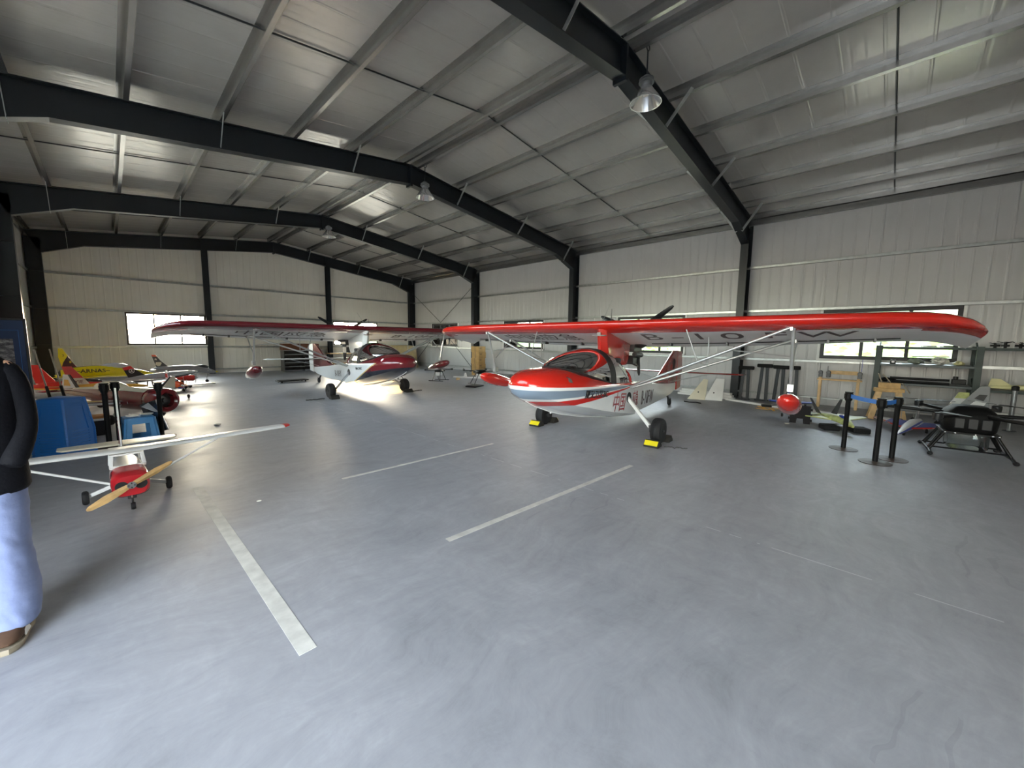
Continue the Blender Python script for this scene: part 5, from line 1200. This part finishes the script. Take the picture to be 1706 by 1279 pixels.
tag(MB().bb((-.30, -.2, 0), (.30, .2, .05)).build('battery_plate', m_carbon, None, (8.75, 10.35, 0), R(20), bevel=.015), 'flat black plate on the floor before the larger drone', 'plate')
t = thing('copter_boom', 'white helicopter boom with two fins lying on the floor between the drones', 'model part', (10.0, 12.0, 0), R(-62)); MB().bar((-.8, 0, .12), (.8, 0, .12), .08, .06).build('boom', m_whitem, t, bevel=.015)
for x in (-.35, .25): MB().prism([(x, -.01, .14), (x+.14, -.01, .14), (x+.10, -.01, .30), (x+.04, -.01, .30)], (0, .02, 0)).build('boom_fin', m_whitem, t)
for x in (-.6, .6): MB().bb((x-.03, -.12, 0), (x+.03, .12, .095)).build('cradle', m_pine, t)
# cartons stacked
m_carton = M('carton', '#b08b55', .8, 0, .15, 5); m_tapebr = M('carton tape', '#8d6f45', .5)
zc = 0
nm = ['bottom', 'second lowest', 'middle', 'second highest', 'top']
for k in range(5):
    t = thing('carton', 'brown carton in the stack by the wall column, '+nm[k]+' of five', 'box', (11.85+.02*(k % 2), 13.75+.015*((k*7) % 3), zc), R((k*13) % 9-4), group='stacked cartons'); h = .262
    MB().bb((-.21, -.25, 0), (.21, .25, h)).build('box', m_carton, t, bevel=.006); mb = MB(); mb.bb((-.212, -.03, h*.0), (.212, .03, h+.0012)); mb.bb((-.15, -.252, h*.55), (-.04, .252, h*.8)); mb.build('packing_tape', m_tapebr, t); zc += h+.0015
# dark props stand near the far float
t = thing('fin_rack', 'bundle of dark fins and propellers standing by the far float', 'parts', (11.9, 8.2, 0), R(15))
for k in range(7):
    a = R(-25+9*k); MB().bar((.02*k, .12*k-.36, .02), (.02*k, .12*k-.36+.5*math.sin(a)*.6, .55+.08*(k % 3)), .07, .015, up=(1, 0, 0)).build('propeller_blade' if k % 2 else 'fin', m_carbon if k % 3 else m_redd, t)
MB().bb((-.06, -.45, 0), (.2, .45, .03)).build('base', m_pine, t)
t = thing('white_carton', 'open white and brown crate on the floor under the far red float', 'crate', (9.6, 8.75, 0), R(25)); MB().bb((-.28, -.18, 0), (.28, .18, .16)).build('crate', m_pine, t, bevel=.01); MB().box((0, 0, .175), (.5, .3, .03), rot=.1).build('lid', m_whitem, t, bevel=.006)

# ---------------------------------------------------------------- far gable: shelf unit, boards, covered crate
t = thing('shelf_unit', 'dark open shelf unit with pale shelf edges behind the maroon tail', 'shelf', (6.55, 20.75, 0))
MB().bb((-.85, .28, 0), (.85, .31, 1.0)).build('back_panel', m_black, t)
for x in (-.85, 0, .85): MB().bb((x-.02, -.28, 0), (x+.02, .28, 1.0)).build('side_panel', m_black, t)
for z in (.03, .22, .41, .60, .79, .98): MB().bb((-.85, -.30, z), (.85, .28, z+.03)).build('shelf_board', m_greyj, t)
t = thing('timber_boards', 'reddish brown timber panel lying on top of the dark shelf unit', 'boards', (6.5, 20.75, 1.012)); MB().bb((-.85, -.26, 0), (.75, .26, .30)).build('panel', M('red brown timber', '#6b3f2a', .6, 0, .2, 5), t, bevel=.01)
t = thing('workbench', 'pale workbench with dark legs by the gable behind the maroon pylon', 'workbench', (8.4, 20.6, 0)); MB().bb((-.7, -.3, .80), (.7, .3, .85)).build('top', m_pine, t, bevel=.006)
for x in (-.62, .62):
    for y in (-.24, .24): MB().bb((x-.03, y-.03, 0), (x+.03, y+.03, .80)).build('leg', m_steel, t)
MB().bb((-.6, -.2, .3), (.6, .25, .33)).build('lower_shelf', m_wood, t)
t = thing('covered_crate', 'tall crate under a tan sheet behind the maroon aircraft nose', 'crate', (11.4, 20.2, 0), R(-8)); rings = []
rn = random.Random(4)
for z, f in ((0, 1.06), (.25, 1.02), (.7, 1.0), (1.1, .98), (1.22, .90), (1.26, .6)):
    rings.append([Vector((f*1.0*math.copysign(abs(math.cos(q))**.45, math.cos(q))*(1+.03*math.sin(9*q)*(1.2-z)), f*.55*math.copysign(abs(math.sin(q))**.45, math.sin(q))*(1+.04*math.sin(11*q)*(1.2-z)), z)) for q in [2*math.pi*(k+.5)/48 for k in range(48)]])
MB().loft(rings).build('sheet', M('tan sheet', '#a08a5e', .55, 0, .2, 4), t)
t = thing('folding_table', 'light table with a blue cloth beside the maroon aircraft nose', 'table', (8.0, 15.6, 0), R(10)); MB().bb((-.5, -.3, .58), (.5, .3, .61)).build('tabletop', m_whitem, t, bevel=.006)
for x in (-.44, .44):
    for y in (-.24, .24): MB().tube((x, y, 0), (x, y, .58), .016, n=8).build('leg', m_strut, t)
crumple('blue_cloth', M('pale blue cloth', '#7d93c8', .8, 0, .2, 9), (7.75, 15.6, .612), .16, 'pale blue cloth lying on the light table by the maroon nose', 'cloth', 31, .3, 14, 8)
t = thing('dark_flat_cart', 'low dark flat trolley on the floor behind the maroon tail wheel', 'trolley', (4.55, 15.6, 0), R(5)); MB().bb((-.5, -.2, .05), (.5, .2, .09)).build('deck', m_carbon, t, bevel=.006)
for x in (-.4, .4):
    for y in (-.15, .15): MB().lathe([(0, -.012), (.026, -.012), (.026, .012), (0, .012)], base=(x, y, .026), axis=(0, 1, 0), n=12).build('wheel', m_rubber, t)
# ---------------------------------------------------------------- person at the left edge of the picture
def person():
    t = thing('person', 'person in a dark jacket, pale blue-grey trousers and brown sneakers standing at the left edge', 'person', (-.56, 3.27, 0), R(-9))
    m_skin = M('skin', '#c99b7e', .55, 0, .06, 12); m_jacket = M('dark jacket', '#0a0b11', .75, 0, .12, 14, bump=.25, bscale=60, spec=.15)
    m_trs = M('pale trousers', '#7480a6', .85, 0, .06, 10, bump=.3, bscale=30); m_shoe = M('brown suede', '#4a3322', .85, 0, .15, 20); m_sole = M('shoe sole', '#8f8574', .6, 0, .1, 20); m_hair = M('hair', '#14110f', .6, 0, .1, 30)
    mb = MB()
    def limb(pts, rs, n=12): mb.pipe(pts, rs, n=n); [mb.ell(p, (r, r, r), n=10, k=6) for p, r in zip(pts, rs)]
    mb.loft([[Vector((a*math.cos(q), y+b*math.sin(q), z)) for q in [2*math.pi*k/20 for k in range(20)]] for z, a, b, y in ((.84, .10, .08, 0), (.90, .165, .115, .0), (1.02, .15, .10, 0), (1.2, .16, .105, 0), (1.36, .175, .11, .01), (1.45, .15, .09, .015), (1.50, .08, .065, .015))])
    limb([(0, .02, 1.46), (0, .0, 1.60)], [.062, .056])
    mb.ell((0, -.02, 1.70), (.074, .094, .115), n=20, k=14); mb.ell((0, -.05, 1.635), (.052, .058, .05), n=14, k=9)
    mb.ell((0, -.118, 1.685), (.012, .022, .022), n=10, k=7); mb.ell((0, -.103, 1.715), (.009, .014, .028), n=8, k=6)
    mb.ell((0, -.100, 1.643), (.024, .010, .006), n=10, k=6); mb.ell((0, -.099, 1.632), (.020, .010, .006), n=10, k=6)
    for s in (-1, 1):
        mb.ell((s*.076, .0, 1.69), (.010, .022, .034), n=10, k=7); mb.ell((s*.032, -.088, 1.727), (.022, .016, .006), n=10, k=6)
        limb([(s*.165, .015, 1.42), (s*.200, .04, 1.14), (s*.165, -.055, .95)], [.052, .042, .030])
        palm = Vector((s*.135, -.075, .905)); mb.ell(palm, (.020, .038, .048), n=12, k=8)
        for k in range(4):
            b0 = palm+Vector((0, -.026+.017*k, -.03)); L = (.030, .034, .036, .030)[3-k]
            limb([b0, b0+Vector((-s*.006, -.004, -L)), b0+Vector((-s*.018, -.006, -L*1.7))], [.0095, .0088, .0075], n=8)
        b0 = palm+Vector((-s*.008, -.030, .012)); limb([b0, b0+Vector((-s*.014, -.022, -.022)), b0+Vector((-s*.02, -.026, -.046))], [.011, .010, .008], n=8)
        limb([(s*.09, 0, .86), (s*.10, -.01, .48), (s*.105, .015, .10)], [.085, .058, .040]); limb([(s*.105, .02, .06), (s*.115, -.12, .045)], [.036, .03])
    body = mb.build('body', m_skin, t, fix=False)
    rm = body.modifiers.new('remesh', 'REMESH'); rm.mode = 'VOXEL'; rm.voxel_size = .0065; rm.use_smooth_shade = True
    sm = body.modifiers.new('smooth', 'SMOOTH'); sm.factor = .5; sm.iterations = 3
    for s in (-1, 1):
        e = MB().ell((s*.031, -.098, 1.714), (.013, .010, .009), n=14, k=9).build('eye', M('eye white', '#e8e6e2', .2), t)
        MB().ell((s*.031, -.1065, 1.714), (.0058, .003, .0058), n=12, k=7).build('iris', M('iris', '#2a1a12', .2), e)
    # hair cap
    mb = MB(); mb.loft([[Vector((a*math.cos(q), y+b*math.sin(q), z)) for q in [2*math.pi*k/24 for k in range(24)]] for z, a, b, y in ((1.665, .078, .050, .05), (1.71, .080, .068, .035), (1.755, .081, .088, .008), (1.79, .074, .088, -.008), (1.815, .055, .068, -.005), (1.828, .02, .03, 0))]); mb.build('hair', m_hair, t, sub=1)
    # trousers
    rn = random.Random(8)
    def wob(z, q, s): return 1+.035*math.sin(7*z*6+2*q+s)+.02*math.sin(17*z+5*q)
    for s in (-1, 1):
        prof = ((.92, .110, .135, .085, .0), (.80, .112, .130, .092, 0), (.70, .104, .12, .098, 0), (.60, .098, .115, .10, -.005), (.50, .094, .110, .104, -.01), (.42, .094, .11, .105, -.005), (.34, .097, .113, .107, .0), (.26, .098, .115, .108, .005), (.19, .097, .115, .109, .008), (.13, .093, .112, .11, .005), (.085, .088, .115, .11, -.005), (.07, .084, .11, .11, -.005))
        rings = []; Q = 40
        for k in range(57):
            z = .92-.85*k/56
            for (p, n_) in zip(prof, prof[1:]):
                if n_[0] <= z <= p[0]+1e-6: break
            u = (p[0]-z)/(p[0]-n_[0]); a, b, x, y = [p[i]+(n_[i]-p[i])*u for i in range(1, 5)]
            ring = []
            for j in range(Q):
                q = 2*math.pi*j/Q; d = Vector((math.cos(q)*1.2+s*9, math.sin(q)*1.2, z*13+.9*math.cos(q)))
                w_ = max(0, 1-abs(z-.14)/.22)+max(0, 1-abs(z-.48)/.14)+max(0, 1-abs(z-.80)/.16)*.8+.25
                g = 1+.14*w_*(abs(noise.noise(d))-.2)*(1 if z > .09 else .3)
                ring.append(Vector((s*x+a*g*math.cos(q), y+b*g*math.sin(q), z+.006*math.sin(3*q+s))))
            rings.append(ring)
        MB().loft(rings).build('trouser_leg', m_trs, t, sub=1, smooth=80)
    # jacket with sleeves
    rings = []
    for z, a, b, y in ((.785, .212, .160, 0), (.80, .222, .166, 0), (.90, .220, .162, 0), (1.0, .212, .156, 0), (1.12, .208, .15, 0), (1.25, .210, .148, .0), (1.36, .214, .142, .005), (1.44, .205, .125, .01), (1.49, .165, .105, .015), (1.52, .10, .08, .015), (1.555, .082, .074, .012), (1.575, .08, .072, .01)):
        rings.append([Vector((a*(1+.012*math.sin(9*q+z*30))*math.cos(q), y+b*(1+.015*math.sin(7*q+z*22))*math.sin(q), z)) for q in [2*math.pi*k/32 for k in range(32)]])
    jk = MB().loft(rings).build('jacket', m_jacket, t, sub=1, smooth=80)
    for s in (-1, 1):
        pts = [(s*.140, .012, 1.455), (s*.182, .02, 1.38), (s*.198, .03, 1.26), (s*.206, .04, 1.14), (s*.202, -.01, 1.05), (s*.190, -.065, .97), (s*.175, -.085, .925)]
        MB().pipe(pts, [.066, .068, .064, .060, .058, .054, .050], n=16).build('sleeve', m_jacket, jk, sub=1, smooth=80)
    MB().pipe([(0, -.168+.0*z, z) for z in (.80, .95, 1.1, 1.3)]+[(0, -.145, 1.4)], .006, n=6).build('zip', m_blackpl, jk)
    # sneakers
    for s in (-1, 1):
        def foot(z, k): return [Vector((s*.115+w_*sx, y, z)) for sx, pts in ((1, ((.0, .105), (.030, .10), (.040, .06), (.038, .0), (.046, -.08), (.050, -.13), (.040, -.175), (.018, -.20))), (-1, ((.018, -.20), (.040, -.175), (.048, -.13), (.044, -.08), (.036, .0), (.038, .06), (.028, .10), (0, .105)))) for w_, y in [(p[0]*k, p[1]*(k*.5+.5)) for p in pts]]
        MB().loft([foot(0, 1.0), foot(.012, 1.05), foot(.030, 1.03)]).build('shoe_sole', m_sole, t)
        up = [foot(.030, 1.0), foot(.05, .97)]
        def top(z, k, back): return [Vector((s*.115+(p.x-s*.115)*k, p.y if p.y > -.02 else p.y*back, z+(.0 if p.y > -.05 else -.0))) for p in foot(z, 1)]
        up += [top(.07, .86, .82), top(.09, .74, .55), top(.105, .66, .30)]
        sh = MB().loft(up).build('shoe_upper', m_shoe, t, sub=1)
        mb = MB()
        for k in range(4): mb.pipe([(s*.115-.026, -.045-.022*k, .088-.010*k), (s*.115, -.048-.022*k, .098-.010*k), (s*.115+.026, -.045-.022*k, .088-.010*k)], .004, n=6)
        mb.build('laces', m_whitem, sh)
        MB().prism([(s*.115+s*.047, -.10, .03), (s*.115+s*.044, -.02, .03), (s*.115+s*.036, -.03, .065), (s*.115+s*.040, -.09, .055)], (s*.004, 0, 0)).build('side_stripe', m_whitem, sh)
    return t
person()
